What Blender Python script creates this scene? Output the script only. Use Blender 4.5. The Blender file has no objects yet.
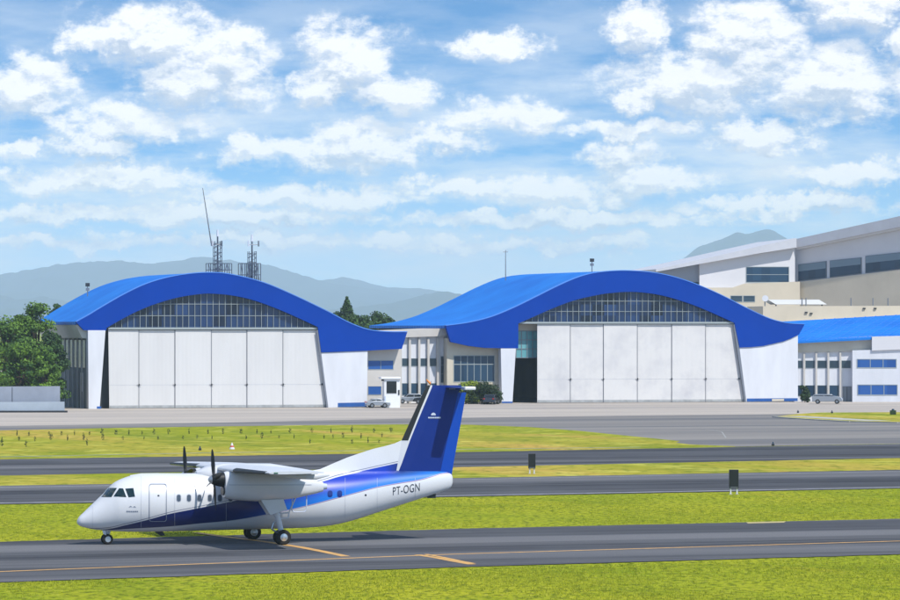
import bpy, bmesh, math, random
from mathutils import Vector, Matrix, noise
from mathutils.bvhtree import BVHTree
random.seed(7)
F, H, HZ = 4500.0, 11.5, 325.0      # focal length in photo pixels, eye height, horizon row
sc = bpy.context.scene
col = sc.collection

# ------------------------------------------------------------------ helpers
def lin(r, g, b):
    return tuple(((v/255)/12.92 if v/255 <= .04045 else ((v/255+.055)/1.055)**2.4) for v in (r, g, b)) + (1,)
def at(px, py, Y):
    return Vector(((px-450)/F*Y, Y, H-(py-HZ)/F*Y))
def gnd(px, py, z=0.0):
    Y = F*H/(py-HZ)
    return Vector(((px-450)/F*Y, Y, z))

class Frame:
    """local x = e, local y = d (away), z up"""
    def __init__(s, loc, rot):
        s.o = Vector((loc[0], loc[1], 0)); s.rot = rot
        s.e = Vector((math.cos(rot), math.sin(rot), 0)); s.d = Vector((-math.sin(rot), math.cos(rot), 0))
    def ray(s, px, py):
        return Vector((0, 0, H)), Vector(((px-450)/F, 1, (HZ-py)/F))
    def uv(s, px, py, yo=0.0):
        c, r = s.ray(px, py)
        t = ((s.o+s.d*yo-c).dot(s.d))/r.dot(s.d)
        p = c+r*t
        return (p-s.o).dot(s.e), p.z
    def poly(s, pts, yo=0.0):
        return [s.uv(x, y, yo) for x, y in pts]
    def loc(s, p):
        q = p-s.o
        return Vector((q.dot(s.e), q.dot(s.d), q.z))
    def lray(s, px, py):
        c, r = s.ray(px, py)
        return s.loc(c), Vector((r.dot(s.e), r.dot(s.d), r.z)).normalized()

def tag(o, label=None, cat=None, group=None, kind=None):
    if label: o['label'] = label
    if cat: o['category'] = cat
    if group: o['group'] = group
    if kind: o['kind'] = kind
    return o
def thing(name, frame_or_loc, label, cat, group=None, rot=0.0):
    o = bpy.data.objects.new(name, None); col.objects.link(o)
    if isinstance(frame_or_loc, Frame):
        o.location = frame_or_loc.o; o.rotation_euler = (0, 0, frame_or_loc.rot)
    else:
        o.location = frame_or_loc; o.rotation_euler = (0, 0, rot)
    o.empty_display_size = .3
    return tag(o, label, cat, group)

class MB:
    def __init__(s): s.v = []; s.f = []
    def add(s, vs, fs):
        n = len(s.v); s.v += [tuple(v) for v in vs]; s.f += [tuple(i+n for i in f) for f in fs]
        return s
    def box(s, x0, x1, y0, y1, z0, z1):
        return s.add([(x0,y0,z0),(x1,y0,z0),(x1,y1,z0),(x0,y1,z0),(x0,y0,z1),(x1,y0,z1),(x1,y1,z1),(x0,y1,z1)],
                     [(0,3,2,1),(4,5,6,7),(0,1,5,4),(1,2,6,5),(2,3,7,6),(3,0,4,7)])
    def prism(s, xz, y0, y1):
        n = len(xz)
        vs = [(x, y0, z) for x, z in xz]+[(x, y1, z) for x, z in xz]
        return s.add(vs, [tuple(range(n)), tuple(range(2*n-1, n-1, -1))]+[(i, (i+1) % n, n+(i+1) % n, n+i) for i in range(n)])
    def prismz(s, xy, z0, z1):
        n = len(xy)
        vs = [(x, y, z0) for x, y in xy]+[(x, y, z1) for x, y in xy]
        return s.add(vs, [tuple(range(n-1, -1, -1)), tuple(range(n, 2*n))]+[(i, (i+1) % n, n+(i+1) % n, n+i) for i in range(n)])
    def tube(s, p0, p1, r0, r1=None, n=8):
        p0 = Vector(p0); p1 = Vector(p1); r1 = r0 if r1 is None else r1
        d = (p1-p0).normalized(); a = d.orthogonal().normalized(); b = d.cross(a)
        vs = []
        for p, r in ((p0, r0), (p1, r1)):
            for i in range(n):
                t = 2*math.pi*i/n; vs.append(p+a*(r*math.cos(t))+b*(r*math.sin(t)))
        return s.add(vs, [(i, (i+1) % n, n+(i+1) % n, n+i) for i in range(n)]+[tuple(range(n-1, -1, -1)), tuple(range(n, 2*n))])
    def loft(s, rings, cap=True):
        n = len(rings[0]); vs = [p for r in rings for p in r]; fs = []
        for k in range(len(rings)-1):
            for i in range(n):
                j = (i+1) % n; fs.append((k*n+i, k*n+j, (k+1)*n+j, (k+1)*n+i))
        if cap: fs += [tuple(range(n-1, -1, -1)), tuple(range((len(rings)-1)*n, len(rings)*n))]
        return s.add(vs, fs)
    def build(s, name, mat, parent=None, smooth=False, bevel=0, recalc=True, angle=35):
        me = bpy.data.meshes.new(name); me.from_pydata(s.v, [], s.f); me.update()
        if recalc:
            bm = bmesh.new(); bm.from_mesh(me); bmesh.ops.recalc_face_normals(bm, faces=bm.faces[:]); bm.to_mesh(me); bm.free()
        o = bpy.data.objects.new(name, me); col.objects.link(o)
        for m in (mat if isinstance(mat, list) else [mat]): me.materials.append(m)
        if parent: o.parent = parent
        if smooth:
            for p in me.polygons: p.use_smooth = True
            try: me.set_sharp_from_angle(angle=math.radians(angle))
            except Exception: pass
        if bevel:
            b = o.modifiers.new('bevel', 'BEVEL'); b.width = bevel; b.segments = 2; b.limit_method = 'ANGLE'
        return o
def copy_tree(o, parent=None):
    c = o.copy(); col.objects.link(c); c.parent = parent
    for ch in list(o.children): copy_tree(ch, c)
    return c

# ------------------------------------------------------------------ materials
def nodes_of(m):
    m.use_nodes = True; return m.node_tree.nodes, m.node_tree.links
def mat(name, c, rough=.6, var=.0, scale=1.0, stretch=(1, 1, 1), c2=None, metal=0, bump=0, bscale=8, coat=0, spec=.5, detail=6, lo=.35, hi=.65):
    m = bpy.data.materials.new(name); N, L = nodes_of(m); p = N['Principled BSDF']
    c = lin(*c); c2 = lin(*c2) if c2 else tuple(min(1, x*(1-var)) for x in c[:3])+(1,)
    p.inputs['Roughness'].default_value = rough; p.inputs['Metallic'].default_value = metal
    p.inputs['Coat Weight'].default_value = coat; p.inputs['Specular IOR Level'].default_value = spec
    p.inputs['Base Color'].default_value = c
    tc = N.new('ShaderNodeTexCoord'); mp = N.new('ShaderNodeMapping'); mp.inputs['Scale'].default_value = stretch
    L.new(tc.outputs['Object'], mp.inputs[0])
    if var or c2 != c:
        n = N.new('ShaderNodeTexNoise'); n.inputs['Scale'].default_value = scale; n.inputs['Detail'].default_value = detail
        n.inputs['Roughness'].default_value = .65
        L.new(mp.outputs[0], n.inputs['Vector'])
        r = N.new('ShaderNodeMapRange'); r.inputs['From Min'].default_value = lo; r.inputs['From Max'].default_value = hi
        L.new(n.outputs['Fac'], r.inputs['Value'])
        mx = N.new('ShaderNodeMix'); mx.data_type = 'RGBA'; mx.inputs['A'].default_value = c; mx.inputs['B'].default_value = c2
        L.new(r.outputs[0], mx.inputs['Factor']); L.new(mx.outputs['Result'], p.inputs['Base Color'])
    if bump:
        n = N.new('ShaderNodeTexNoise'); n.inputs['Scale'].default_value = bscale; n.inputs['Detail'].default_value = 4
        L.new(mp.outputs[0], n.inputs['Vector'])
        b = N.new('ShaderNodeBump'); b.inputs['Strength'].default_value = bump; b.inputs['Distance'].default_value = .1
        L.new(n.outputs['Fac'], b.inputs['Height']); L.new(b.outputs[0], p.inputs['Normal'])
    return m

def layered(name, base, layers, rough=.9, bump=0, bscale=3, spec=.3):
    """base colour plus several noise layers: (colour, scale, stretch, lo, hi, strength)"""
    m = bpy.data.materials.new(name); N, L = nodes_of(m); p = N['Principled BSDF']
    p.inputs['Roughness'].default_value = rough; p.inputs['Specular IOR Level'].default_value = spec
    tc = N.new('ShaderNodeTexCoord'); prev = None
    for (c, s, st, lo, hi, k, rot) in layers:
        mp = N.new('ShaderNodeMapping'); mp.inputs['Scale'].default_value = st; mp.inputs['Rotation'].default_value = (0, 0, -rot)
        mp.vector_type = 'TEXTURE' if False else 'POINT'
        # rotate first, then stretch
        mp0 = N.new('ShaderNodeMapping'); mp0.inputs['Rotation'].default_value = (0, 0, -rot); mp.inputs['Rotation'].default_value = (0, 0, 0)
        L.new(tc.outputs['Object'], mp0.inputs[0]); L.new(mp0.outputs[0], mp.inputs[0])
        n = N.new('ShaderNodeTexNoise'); n.inputs['Scale'].default_value = s; n.inputs['Detail'].default_value = 5; n.inputs['Roughness'].default_value = .6
        L.new(mp.outputs[0], n.inputs['Vector'])
        r = N.new('ShaderNodeMapRange'); r.inputs['From Min'].default_value = lo; r.inputs['From Max'].default_value = hi; r.inputs['To Max'].default_value = k
        L.new(n.outputs['Fac'], r.inputs['Value'])
        mx = N.new('ShaderNodeMix'); mx.data_type = 'RGBA'
        if prev is None: mx.inputs['A'].default_value = lin(*base)
        else: L.new(prev, mx.inputs['A'])
        mx.inputs['B'].default_value = lin(*c)
        L.new(r.outputs[0], mx.inputs['Factor']); prev = mx.outputs['Result']
    L.new(prev, p.inputs['Base Color'])
    if bump:
        n = N.new('ShaderNodeTexNoise'); n.inputs['Scale'].default_value = bscale; n.inputs['Detail'].default_value = 3
        L.new(tc.outputs['Object'], n.inputs['Vector'])
        b = N.new('ShaderNodeBump'); b.inputs['Strength'].default_value = bump; b.inputs['Distance'].default_value = .15
        L.new(n.outputs['Fac'], b.inputs['Height']); L.new(b.outputs[0], p.inputs['Normal'])
    return m

RA = math.atan(.40)        # heading of the taxiways on the ground
GRASS = layered('grass', (140, 152, 30), [
    ((168, 166, 36), .05, (1, .35, 1), .40, .66, .85, RA),
    ((112, 130, 18), .16, (1, .5, 1), .50, .72, .8, RA),
    ((168, 150, 50), .11, (1, .3, 1), .60, .74, .55, RA),
    ((66, 84, 10), 2.6, (1, .35, 1), .46, .64, .8, 0),
    ((186, 176, 76), 4.2, (1, .22, 1), .55, .75, .6, 0)], rough=.95, bump=.6, bscale=5, spec=.05)
GRASS_FAR = layered('grass_far', (140, 146, 30), [
    ((178, 158, 66), .035, (1, .22, 1), .42, .62, .9, RA),
    ((100, 120, 24), .10, (1, .3, 1), .50, .70, .8, RA),
    ((190, 150, 80), .07, (1, .16, 1), .54, .68, .8, RA),
    ((196, 190, 90), .5, (.4, .3, 1), .52, .66, .6, RA),
    ((86, 108, 18), 1.1, (.8, .25, 1), .50, .68, .7, 0)], rough=.95, spec=.05)
ASPH = layered('asphalt', (74, 75, 79), [
    ((114, 114, 116), .11, (.02, 1, 1), .45, .60, .95, RA),
    ((42, 43, 48), .13, (.02, 1, 1), .50, .62, .85, RA),
    ((126, 126, 126), .7, (.02, 1, 1), .56, .70, .4, RA),
    ((50, 50, 54), .35, (.3, 1, 1), .6, .7, .5, RA),
    ((98, 100, 104), .07, (1, 1, 1), .48, .7, .45, 0),
    ((62, 62, 66), 9, (1, 1, 1), .45, .65, .3, 0)], rough=.9, spec=.12)
APRON = layered('apron_concrete', (178, 168, 156), [
    ((154, 146, 138), .06, (.12, 1, 1), .44, .66, .8, RA*.5),
    ((128, 124, 122), .09, (.05, .8, 1), .54, .7, .7, RA*.6),
    ((192, 183, 172), .3, (.3, 1, 1), .5, .75, .5, 0)], rough=.9)
TARMAC = layered('apron_asphalt', (122, 118, 114), [
    ((142, 137, 130), .05, (.15, 1, 1), .42, .62, .8, RA*.8),
    ((86, 88, 92), .10, (.08, 1, 1), .48, .64, .85, RA*.9),
    ((126, 124, 120), .4, (.05, 1, 1), .55, .7, .5, RA)], rough=.9)
CONC = mat('pale_concrete', (182, 180, 170), .9, .25, .6, bump=.1)
YEL = mat('taxi_line_paint', (226, 172, 88), .8, .35, 1.5, c2=(180, 142, 90))
WLINE = mat('edge_line_paint', (200, 202, 200), .8, .3, .7, c2=(150, 150, 150))
WALL = mat('painted_white_wall', (214, 217, 224), .75, .10, .5, (1, 1, .25))
DOORM = mat('hangar_door_paint', (208, 208, 208), .6, .08, .35, (1, 1, .18), lo=.4, hi=.75)
DOOR2 = mat('hangar_door_paint_worn', (210, 209, 208), .65, .16, .22, (1, 1, 1), c2=(188, 188, 192), lo=.45, hi=.75)
CREAM = mat('cream_wall', (206, 198, 180), .85, .12, .4)
CREAM2 = mat('warm_grey_wall', (196, 192, 186), .85, .10, .4)
BEIGE = mat('beige_render', (208, 198, 178), .9, .14, .12)
GREYW = mat('light_grey_cladding', (214, 214, 218), .7, .08, .1)
FASC = mat('fascia_blue_paint', (0, 60, 158), .85, .10, .15, spec=.05)
TRIM = mat('pale_trim', (190, 200, 218), .5)
BLUEB = mat('blue_base_paint', (20, 84, 160), .6, .2, 1)
DARK = mat('dark_steel', (34, 38, 44), .6)
SEAM = mat('door_seam_grey', (112, 118, 130), .7)  # grey for the leaf seams and door jambs
KICK = mat('door_kick_plate', (168, 172, 174), .7, .3, 1.2)
RAILM = mat('door_rail', (168, 174, 186), .7)
MULL = mat('mullion_metal', (150, 160, 162), .5)
GREYM = mat('grey_metal', (120, 126, 134), .5, metal=.3)
SOFF = mat('soffit_grey', (204, 206, 196), .9, .1, .5)
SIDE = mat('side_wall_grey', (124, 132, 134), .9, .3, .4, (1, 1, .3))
ROOFT = mat('terminal_roof_sheet', (196, 198, 204), .6, .1, .3)
def ribs(m, scale=.55, strength=.13):
    N, L = m.node_tree.nodes, m.node_tree.links
    tc = N.new('ShaderNodeTexCoord'); w = N.new('ShaderNodeTexWave'); w.bands_direction = 'X'; w.inputs['Scale'].default_value = scale
    b = N.new('ShaderNodeBump'); b.inputs['Strength'].default_value = strength; b.inputs['Distance'].default_value = .05
    L.new(tc.outputs['Object'], w.inputs[0]); L.new(w.outputs['Fac'], b.inputs['Height']); L.new(b.outputs[0], N['Principled BSDF'].inputs['Normal'])
ribs(DOORM, .55, .07); ribs(DOOR2, .4, .08)
RUB = mat('tyre_rubber', (22, 22, 24), .85)
BUSH = mat('hedge_leaves', (40, 66, 20), .8, .4, 1.0, c2=(20, 40, 12))
BUSHY = mat('hedge_leaves_yellow', (140, 160, 24), .8, .3, 1.0)
LEAF = mat('tree_leaves', (96, 130, 30), .8, 0, .35, c2=(40, 76, 18), lo=.42, hi=.6)
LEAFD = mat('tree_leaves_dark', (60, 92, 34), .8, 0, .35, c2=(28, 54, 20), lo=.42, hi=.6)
BARK = mat('tree_bark', (74, 62, 48), .9, .3, 2)
MTN = mat('mountain_haze_blue', (46, 62, 92), .95, .4, .002)  # forest colour lightened and blued: part of the haze is painted in

def roof_mat():
    m = mat('roof_sheet_blue', (22, 128, 216), .6, .16, .12, c2=(8, 108, 200), spec=.15); N, L = m.node_tree.nodes, m.node_tree.links
    tc = N.new('ShaderNodeTexCoord'); w = N.new('ShaderNodeTexWave'); w.bands_direction = 'Y'; w.inputs['Scale'].default_value = .55
    b = N.new('ShaderNodeBump'); b.inputs['Strength'].default_value = .5; b.inputs['Distance'].default_value = .12
    w.inputs['Scale'].default_value = .22; L.new(tc.outputs['Object'], w.inputs[0]); L.new(w.outputs['Fac'], b.inputs['Height'])
    P_ = N['Principled BSDF']; src = P_.inputs['Base Color'].links[0].from_socket
    pw = N.new('ShaderNodeMath'); pw.operation = 'POWER'; L.new(w.outputs['Fac'], pw.inputs[0]); pw.inputs[1].default_value = 9
    ml_ = N.new('ShaderNodeMath'); ml_.operation = 'MULTIPLY'; L.new(pw.outputs[0], ml_.inputs[0]); ml_.inputs[1].default_value = .55
    mm = N.new('ShaderNodeMix'); mm.data_type = 'RGBA'; L.new(ml_.outputs[0], mm.inputs['Factor']); L.new(src, mm.inputs['A']); mm.inputs['B'].default_value = lin(4, 78, 170); L.new(mm.outputs['Result'], P_.inputs['Base Color'])
    L.new(b.outputs[0], N['Principled BSDF'].inputs['Normal']); return m
ROOF = roof_mat()
def glass_mat(name, c1, c2, cell=(1.2, 1, .8), rough=.12):
    m = bpy.data.materials.new(name); N, L = nodes_of(m); p = N['Principled BSDF']
    tc = N.new('ShaderNodeTexCoord'); mp = N.new('ShaderNodeMapping'); mp.inputs['Scale'].default_value = cell
    L.new(tc.outputs['Object'], mp.inputs[0])
    fl = N.new('ShaderNodeVectorMath'); fl.operation = 'FLOOR'; L.new(mp.outputs[0], fl.inputs[0])
    wn = N.new('ShaderNodeTexWhiteNoise'); L.new(fl.outputs[0], wn.inputs['Vector'])
    mx = N.new('ShaderNodeMix'); mx.data_type = 'RGBA'; mx.inputs['A'].default_value = lin(*c1); mx.inputs['B'].default_value = lin(*c2)
    L.new(wn.outputs['Value'], mx.inputs['Factor']); L.new(mx.outputs['Result'], p.inputs['Base Color'])
    p.inputs['Roughness'].default_value = rough; p.inputs['Specular IOR Level'].default_value = .5
    return m
GL_ARCH = glass_mat('arch_glass', (12, 22, 42), (34, 60, 104), (.55, 0, .62), .2)
GL_BLUE = glass_mat('blue_film_glass', (20, 70, 140), (46, 98, 170), (.5, 0, .1), .2)
GL_TEAL = glass_mat('teal_glass', (22, 46, 70), (36, 66, 92), (.6, 0, .3), .2)
GL_GREEN = glass_mat('green_glass', (84, 150, 160), (110, 170, 178), (.7, 0, .5), .25)
GL_DARK = glass_mat('dark_glass', (40, 58, 72), (60, 80, 94), (.3, 0, .3), .2)
GL_CAR = mat('car_glass', (24, 30, 36), .08)

# ------------------------------------------------------------------ ground, taxiways, apron
def sheet(name, pts, z, m, kind='structure', label=None, cat=None):
    b = MB(); b.add([(p.x, p.y, z) for p in pts], [tuple(range(len(pts)))])
    o = b.build(name, m, recalc=False)
    if o.data.polygons[0].normal.z < 0: o.data.flip_normals()
    return tag(o, kind=kind)
def edge(pts, ext=260):
    """ground polyline through photo points, run on past the frame on both sides"""
    g = [gnd(*p) for p in pts]
    a = g[0]+(g[0]-g[1]).normalized()*ext; b = g[-1]+(g[-1]-g[-2]).normalized()*ext
    return [a]+g+[b]
def ragged(g, amp, seed):
    out = []
    for a, b in zip(g, g[1:]):
        n = max(1, int((b-a).length/.8))
        for k in range(n):
            p = a.lerp(b, k/n); p = p.copy(); p.y += amp*(noise.noise(Vector((p.x*.35, seed, 0)))+.6*noise.noise(Vector((p.x*1.4, seed, 5)))); out.append(p)
    return out+[g[-1]]
def band(name, top, bot, z, m, ext=260):
    return sheet(name, ragged(edge(top, ext), .45, z*1000+1)+ragged(edge(bot, ext), .35, z*1000+7)[::-1], z, m)
def ribbon(name, pts, w, z, m, parent=None, kind='structure'):
    b = MB(); n = len(pts); vs = []
    for i, p in enumerate(pts):
        t = (pts[min(i+1, n-1)]-pts[max(i-1, 0)]).normalized(); q = Vector((-t.y, t.x, 0))*(w/2)
        vs += [(p.x-q.x, p.y-q.y, z), (p.x+q.x, p.y+q.y, z)]
    b.add(vs, [(2*i, 2*i+2, 2*i+3, 2*i+1) for i in range(n-1)])
    o = b.build(name, m, parent, recalc=False)
    if o.data.polygons[0].normal.z < 0: o.data.flip_normals()
    return tag(o, kind=kind)
S = 19500
g = MB().add([(-S, -200, -.02), (S, -200, -.02), (S, S, -.02), (-S, S, -.02)], [(0, 1, 2, 3)]).build('ground', GRASS, recalc=False)
tag(g, kind='structure')
T1t = [(0, 542), (450, 529.3), (900, 519)]; T1b = [(0, 582.5), (450, 567.5), (900, 554.5)]
R2t = [(0, 486), (450, 478.5), (900, 470)]; R2b = [(0, 504.5), (450, 497), (900, 488.5)]
R3t = [(0, 459.5), (450, 452.5), (900, 444)]; R3b = [(0, 475.8), (450, 467.5), (900, 458.2)]
# apron: tarmac from road three to the buildings, concrete near the hangars
apr = sheet('apron', edge([(0, 459), (450, 452), (900, 443.5)], 400)[::1]+[Vector((420, 1150, 0)), Vector((-420, 1150, 0))], .0, TARMAC)
sheet('apron_concrete', edge([(0, 426), (200, 423), (420, 418.5), (640, 415.5), (900, 413)], 300)+[Vector((400, 1150, 0)), Vector((-400, 1150, 0))], .004, APRON)
band('grass_field', [(0, 430.5), (100, 428.3), (200, 426.8), (300, 425.4), (400, 424.6), (440, 424.4)],
     [(0, 460), (450, 453)], .008, GRASS_FAR) if False else None
fld = [gnd(-60, 431.8), gnd(0, 430.5), gnd(100, 428.3), gnd(200, 426.8), gnd(300, 425.4), gnd(400, 424.5), gnd(470, 424.8), gnd(530, 427.2), gnd(580, 431), gnd(625, 435.6), gnd(655, 438.6), gnd(680, 441.2), gnd(676, 442.8), gnd(690, 444.6), gnd(735, 446.3),
       gnd(735, 447.4), gnd(450, 452.8), gnd(0, 459.8), gnd(-60, 460.7)]
fe = fld[0]+(fld[0]-fld[1]).normalized()*200; fe2 = fld[-1]+(fld[-1]-fld[-2]).normalized()*200
sheet('grass_field', [fe]+fld+[fe2], .008, GRASS_FAR)
band('far_taxiway', R3t, R3b, .012, ASPH)
band('middle_grass_strip', R3b, R2t, .008, GRASS_FAR)
band('middle_taxiway', R2t, R2b, .012, ASPH)
band('near_taxiway', T1t, T1b, .012, ASPH)
ribbon('shoulder_kerb', edge([(450, 453), (735, 447.8)], 5), .5, .016, mat('kerb_olive', (70, 76, 50), .9))  # flat dark olive strip along the field edge
ribbon('edge_line', edge([(0, 503.4), (450, 496), (900, 487.6)]), .55, .016, WLINE)
ribbon('edge_line', edge([(0, 487.6), (450, 480), (900, 471.4)]), .25, .016, WLINE)
ribbon('centre_line', edge([(0, 572), (450, 554.6), (900, 541.3)]), .42, .016, YEL)
ribbon('drain_channel', edge([(0, 457.2), (200, 453.2), (400, 450.2), (640, 447.4)], 0)[1:-1], .9, .020, mat('drain_concrete', (142, 162, 148), .9, .2, .4))
ribbon('lead_in_line', [gnd(196, 533), gnd(232, 538), gnd(262, 541.6), gnd(300, 547.5), gnd(325, 552.3), gnd(346, 556.8)], .5, .020, YEL)
ribbon('lead_in_line', [gnd(418, 555.2), gnd(440, 558.8), gnd(458, 562.4), gnd(472, 564.8)], .42, .020, YEL)
ribbon('lead_in_line', [gnd(426, 554.6), gnd(447, 558.6), gnd(462, 561.8), gnd(474, 564)], .25, .020, YEL)
sheet('patch_marking', [gnd(746, 522.6), gnd(786, 521.6), gnd(784, 522.9), gnd(748, 523.8)], .016, mat('patch_paint', (190, 174, 120), .9, .2, 2))
APLN = mat('worn_apron_line', (150, 150, 146), .9)
ribbon('apron_line', [gnd(640, 431), gnd(700, 428), gnd(722, 432), gnd(726, 438)], .16, .010, APLN)
ribbon('apron_line', [gnd(430, 419.5), gnd(640, 416.8), gnd(880, 414)], .4, .010, mat('apron_joint', (130, 128, 126), .9))
# right-hand grass island with kerb
isl = [gnd(776, 417.3), gnd(800, 414.7), gnd(820, 413.4), gnd(900, 413.0), gnd(960, 412.8), gnd(960, 424), gnd(900, 423.2), gnd(853, 422.2), gnd(815, 420.2), gnd(790, 418.6)]
sheet('grass_island', isl, .11, GRASS_FAR)
kb = MB()
for a, b_ in zip([isl[0]]+isl[:0:-1][:0]+[isl[-1], isl[-2], isl[-3], isl[-4]], [isl[-1], isl[-2], isl[-3], isl[-4], isl[-5]]):
    t = (b_-a).normalized(); q = Vector((-t.y, t.x, 0))*.5
    if q.y > 0: q = -q
    kb.add([(a.x, a.y, 0), (b_.x, b_.y, 0), (b_.x+q.x, b_.y+q.y, 0), (a.x+q.x, a.y+q.y, 0),
            (a.x, a.y, .13), (b_.x, b_.y, .13), (b_.x+q.x, b_.y+q.y, .13), (a.x+q.x, a.y+q.y, .13)],
           [(0, 3, 2, 1), (4, 5, 6, 7), (0, 1, 5, 4), (1, 2, 6, 5), (2, 3, 7, 6), (3, 0, 4, 7)])
tag(kb.build('island_kerb', CONC), kind='structure')
ribbon('island_path', [gnd(790, 417.0), gnd(815, 418.2), gnd(853, 420.6), gnd(880, 421.8)], 3.2, .115, CONC)

# grass tufts (uncountable ground cover) on the near strips
def tufts(name, n, rows, m, hmin, hmax, seed):
    rnd = random.Random(seed); b = MB()
    for _ in range(n):
        (xa, ta, ba, xb, tb, bb) = rows[rnd.randrange(len(rows))]
        k = rnd.random(); x = xa+(xb-xa)*k; yt = ta+(tb-ta)*k; yb = ba+(bb-ba)*k
        y = yt+(yb-yt)*rnd.random()
        p = gnd(x, y)
        if noise.noise(Vector((p.x*.12, p.y*.05, 3)))+rnd.random()*.7 < .25: continue
        h = rnd.uniform(hmin, hmax)
        for _k in range(3):
            a = rnd.random()*6.28; w = h*.35; dx, dy = math.cos(a)*w, math.sin(a)*w
            lx, ly = rnd.uniform(-.5, .5)*h, rnd.uniform(-.5, .5)*h
            b.add([(p.x-dx, p.y-dy, 0), (p.x+dx, p.y+dy, 0), (p.x+lx, p.y+ly, h)], [(0, 1, 2)])
    return tag(b.build(name, m, recalc=False), 'short yellow-green grass tufts in the strips beside the taxiways', 'grass', kind='stuff')
TUFT = layered('tuft_blades', (146, 158, 36), [((176, 174, 50), .3, (1, 1, 1), .4, .6, .9, 0), ((112, 134, 18), .3, (1, 1, 1), .5, .7, .8, 0)])
tufts('grass_tufts', 40000, [(-20, 584, 606, 450, 569.5, 606), (450, 569.5, 606, 920, 556, 606)], TUFT, .03, .08, 3)
tufts('grass_tufts', 30000, [(-20, 506, 541.3, 450, 498.5, 528.6), (450, 498.5, 528.6, 920, 490, 518.2)], TUFT, .03, .08, 4)

# ------------------------------------------------------------------ trees
def leaf_cloud(b, rnd, cx, cy, cz, rx, ry, rz, n, size):
    for _ in range(n):
        while True:
            v = Vector((rnd.uniform(-1, 1), rnd.uniform(-1, 1), rnd.uniform(-1, 1)))
            if .35 < v.length < 1: break
        p = Vector((cx+v.x*rx, cy+v.y*ry, cz+v.z*rz))
        nrm = (v+Vector((rnd.uniform(-.8, .8), rnd.uniform(-.8, .8), rnd.uniform(-.4, 1)))).normalized()
        a = nrm.orthogonal().normalized(); a.rotate(Matrix.Rotation(rnd.random()*6.28, 3, nrm)); c = nrm.cross(a)
        s = size*rnd.uniform(.5, 1.2)
        b.add([p-a*s-c*s*.2, p+c*s*.7, p+a*s-c*s*.1, p-c*s*.8], [(0, 1, 2, 3)])
def tree(name, x, y, h, r, label, seed, group=None, kind='round', leaf=None, cat='tree', clumps=34, per=110, size=.26, base=.28):
    rnd = random.Random(seed)
    t = thing(name, (x, y, 0), label, cat, group)
    tr = MB(); tr.tube((0, 0, 0), (0, 0, h*.55), r*.10+.08, r*.05+.04, 8)
    b = MB()
    if kind == 'round':
        for _ in range(clumps):
            a = rnd.random()*6.28; zz = rnd.random(); rad = r*math.sqrt(max(.05, 1-(2*zz-.9)**2*.9))*rnd.uniform(.45, .95)
            cx, cy, cz = math.cos(a)*rad, math.sin(a)*rad, h*(base+(1-base)*zz*.97)-r*.12
            tr.tube((0, 0, h*rnd.uniform(.2, .5)), (cx*.85, cy*.85, cz), .09, .03, 5)
            q = r*rnd.uniform(.22, .40)
            leaf_cloud(b, rnd, cx, cy, cz, q, q, q*.75, per, size)
    else:
        tr.tube((0, 0, 0), (0, 0, h*.98), r*.1+.06, .03, 8)
        for k in range(clumps):
            zz = k/(clumps-1); rad = r*(1-zz)**.8; a = k*2.4
            for q in range(3):
                a2 = a+q*2.1; cx, cy = math.cos(a2)*rad*.6, math.sin(a2)*rad*.6
                leaf_cloud(b, rnd, cx, cy, h*(base+(1-base)*zz), rad*.55+.2, rad*.55+.2, .6, per//3, size)
    tr.build('trunk', BARK, t, smooth=True, recalc=False)
    b.build('crown', leaf or LEAF, t, recalc=False)
    return t
tl = [(8, 618, 316, 5.2, 'wide bushy green tree at the left edge behind the low wall'),
      (37, 622, 300, 3.8, 'tallest green tree behind the low wall beside the left hangar'),
      (-8, 628, 322, 4.4, 'dark green tree cut by the left edge of the picture'),
      (51, 616, 330, 2.6, 'shaded tree pressed against the side of the left hangar'),
      (24, 610, 336, 4.0, 'lower bushy tree in front of the tall trees behind the low wall'),
      (44, 606, 345, 2.6, 'small rounded tree at the right end of the low wall'),
      (19, 624, 311, 2.6, 'narrow green treetop between the edge tree and the tallest one')]
for i, (px, Y, top, r, lb) in enumerate(tl):
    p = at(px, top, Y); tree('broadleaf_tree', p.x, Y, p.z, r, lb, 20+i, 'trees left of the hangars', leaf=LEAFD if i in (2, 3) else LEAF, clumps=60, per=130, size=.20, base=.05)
tb = [(347, 300, 'cone', 4.2, 'pointed conifer rising above the trees between the two hangars'),
      (336, 311, 'round', 3.0, 'rounded dark tree against the slope of the left hangar roof'),
      (357, 312, 'round', 2.8, 'tree just right of the pointed conifer between the hangars'),
      (367, 313, 'round', 3.0, 'leafy tree between the hangars, right of the pointed conifer'),
      (379, 311, 'round', 3.2, 'broad dark tree meeting the roof edge of the right hangar'),
      (389, 315, 'round', 2.2, 'small tree touching the light blue roof of the right hangar'),
      (58, 302, 'round', 2.0, 'treetop showing over the left end of the left hangar roof')]
for i, (px, top, k, r, lb) in enumerate(tb):
    Y = 765+(i*37) % 30; p = at(px, top, Y)
    tree('conifer_tree' if k == 'cone' else 'background_tree', p.x, Y, p.z, r, lb, 50+i, 'trees behind the hangars', kind=k, leaf=LEAFD, clumps=44 if k == 'round' else 30, per=110 if k == 'round' else 200, size=.26, base=.2)

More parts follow.
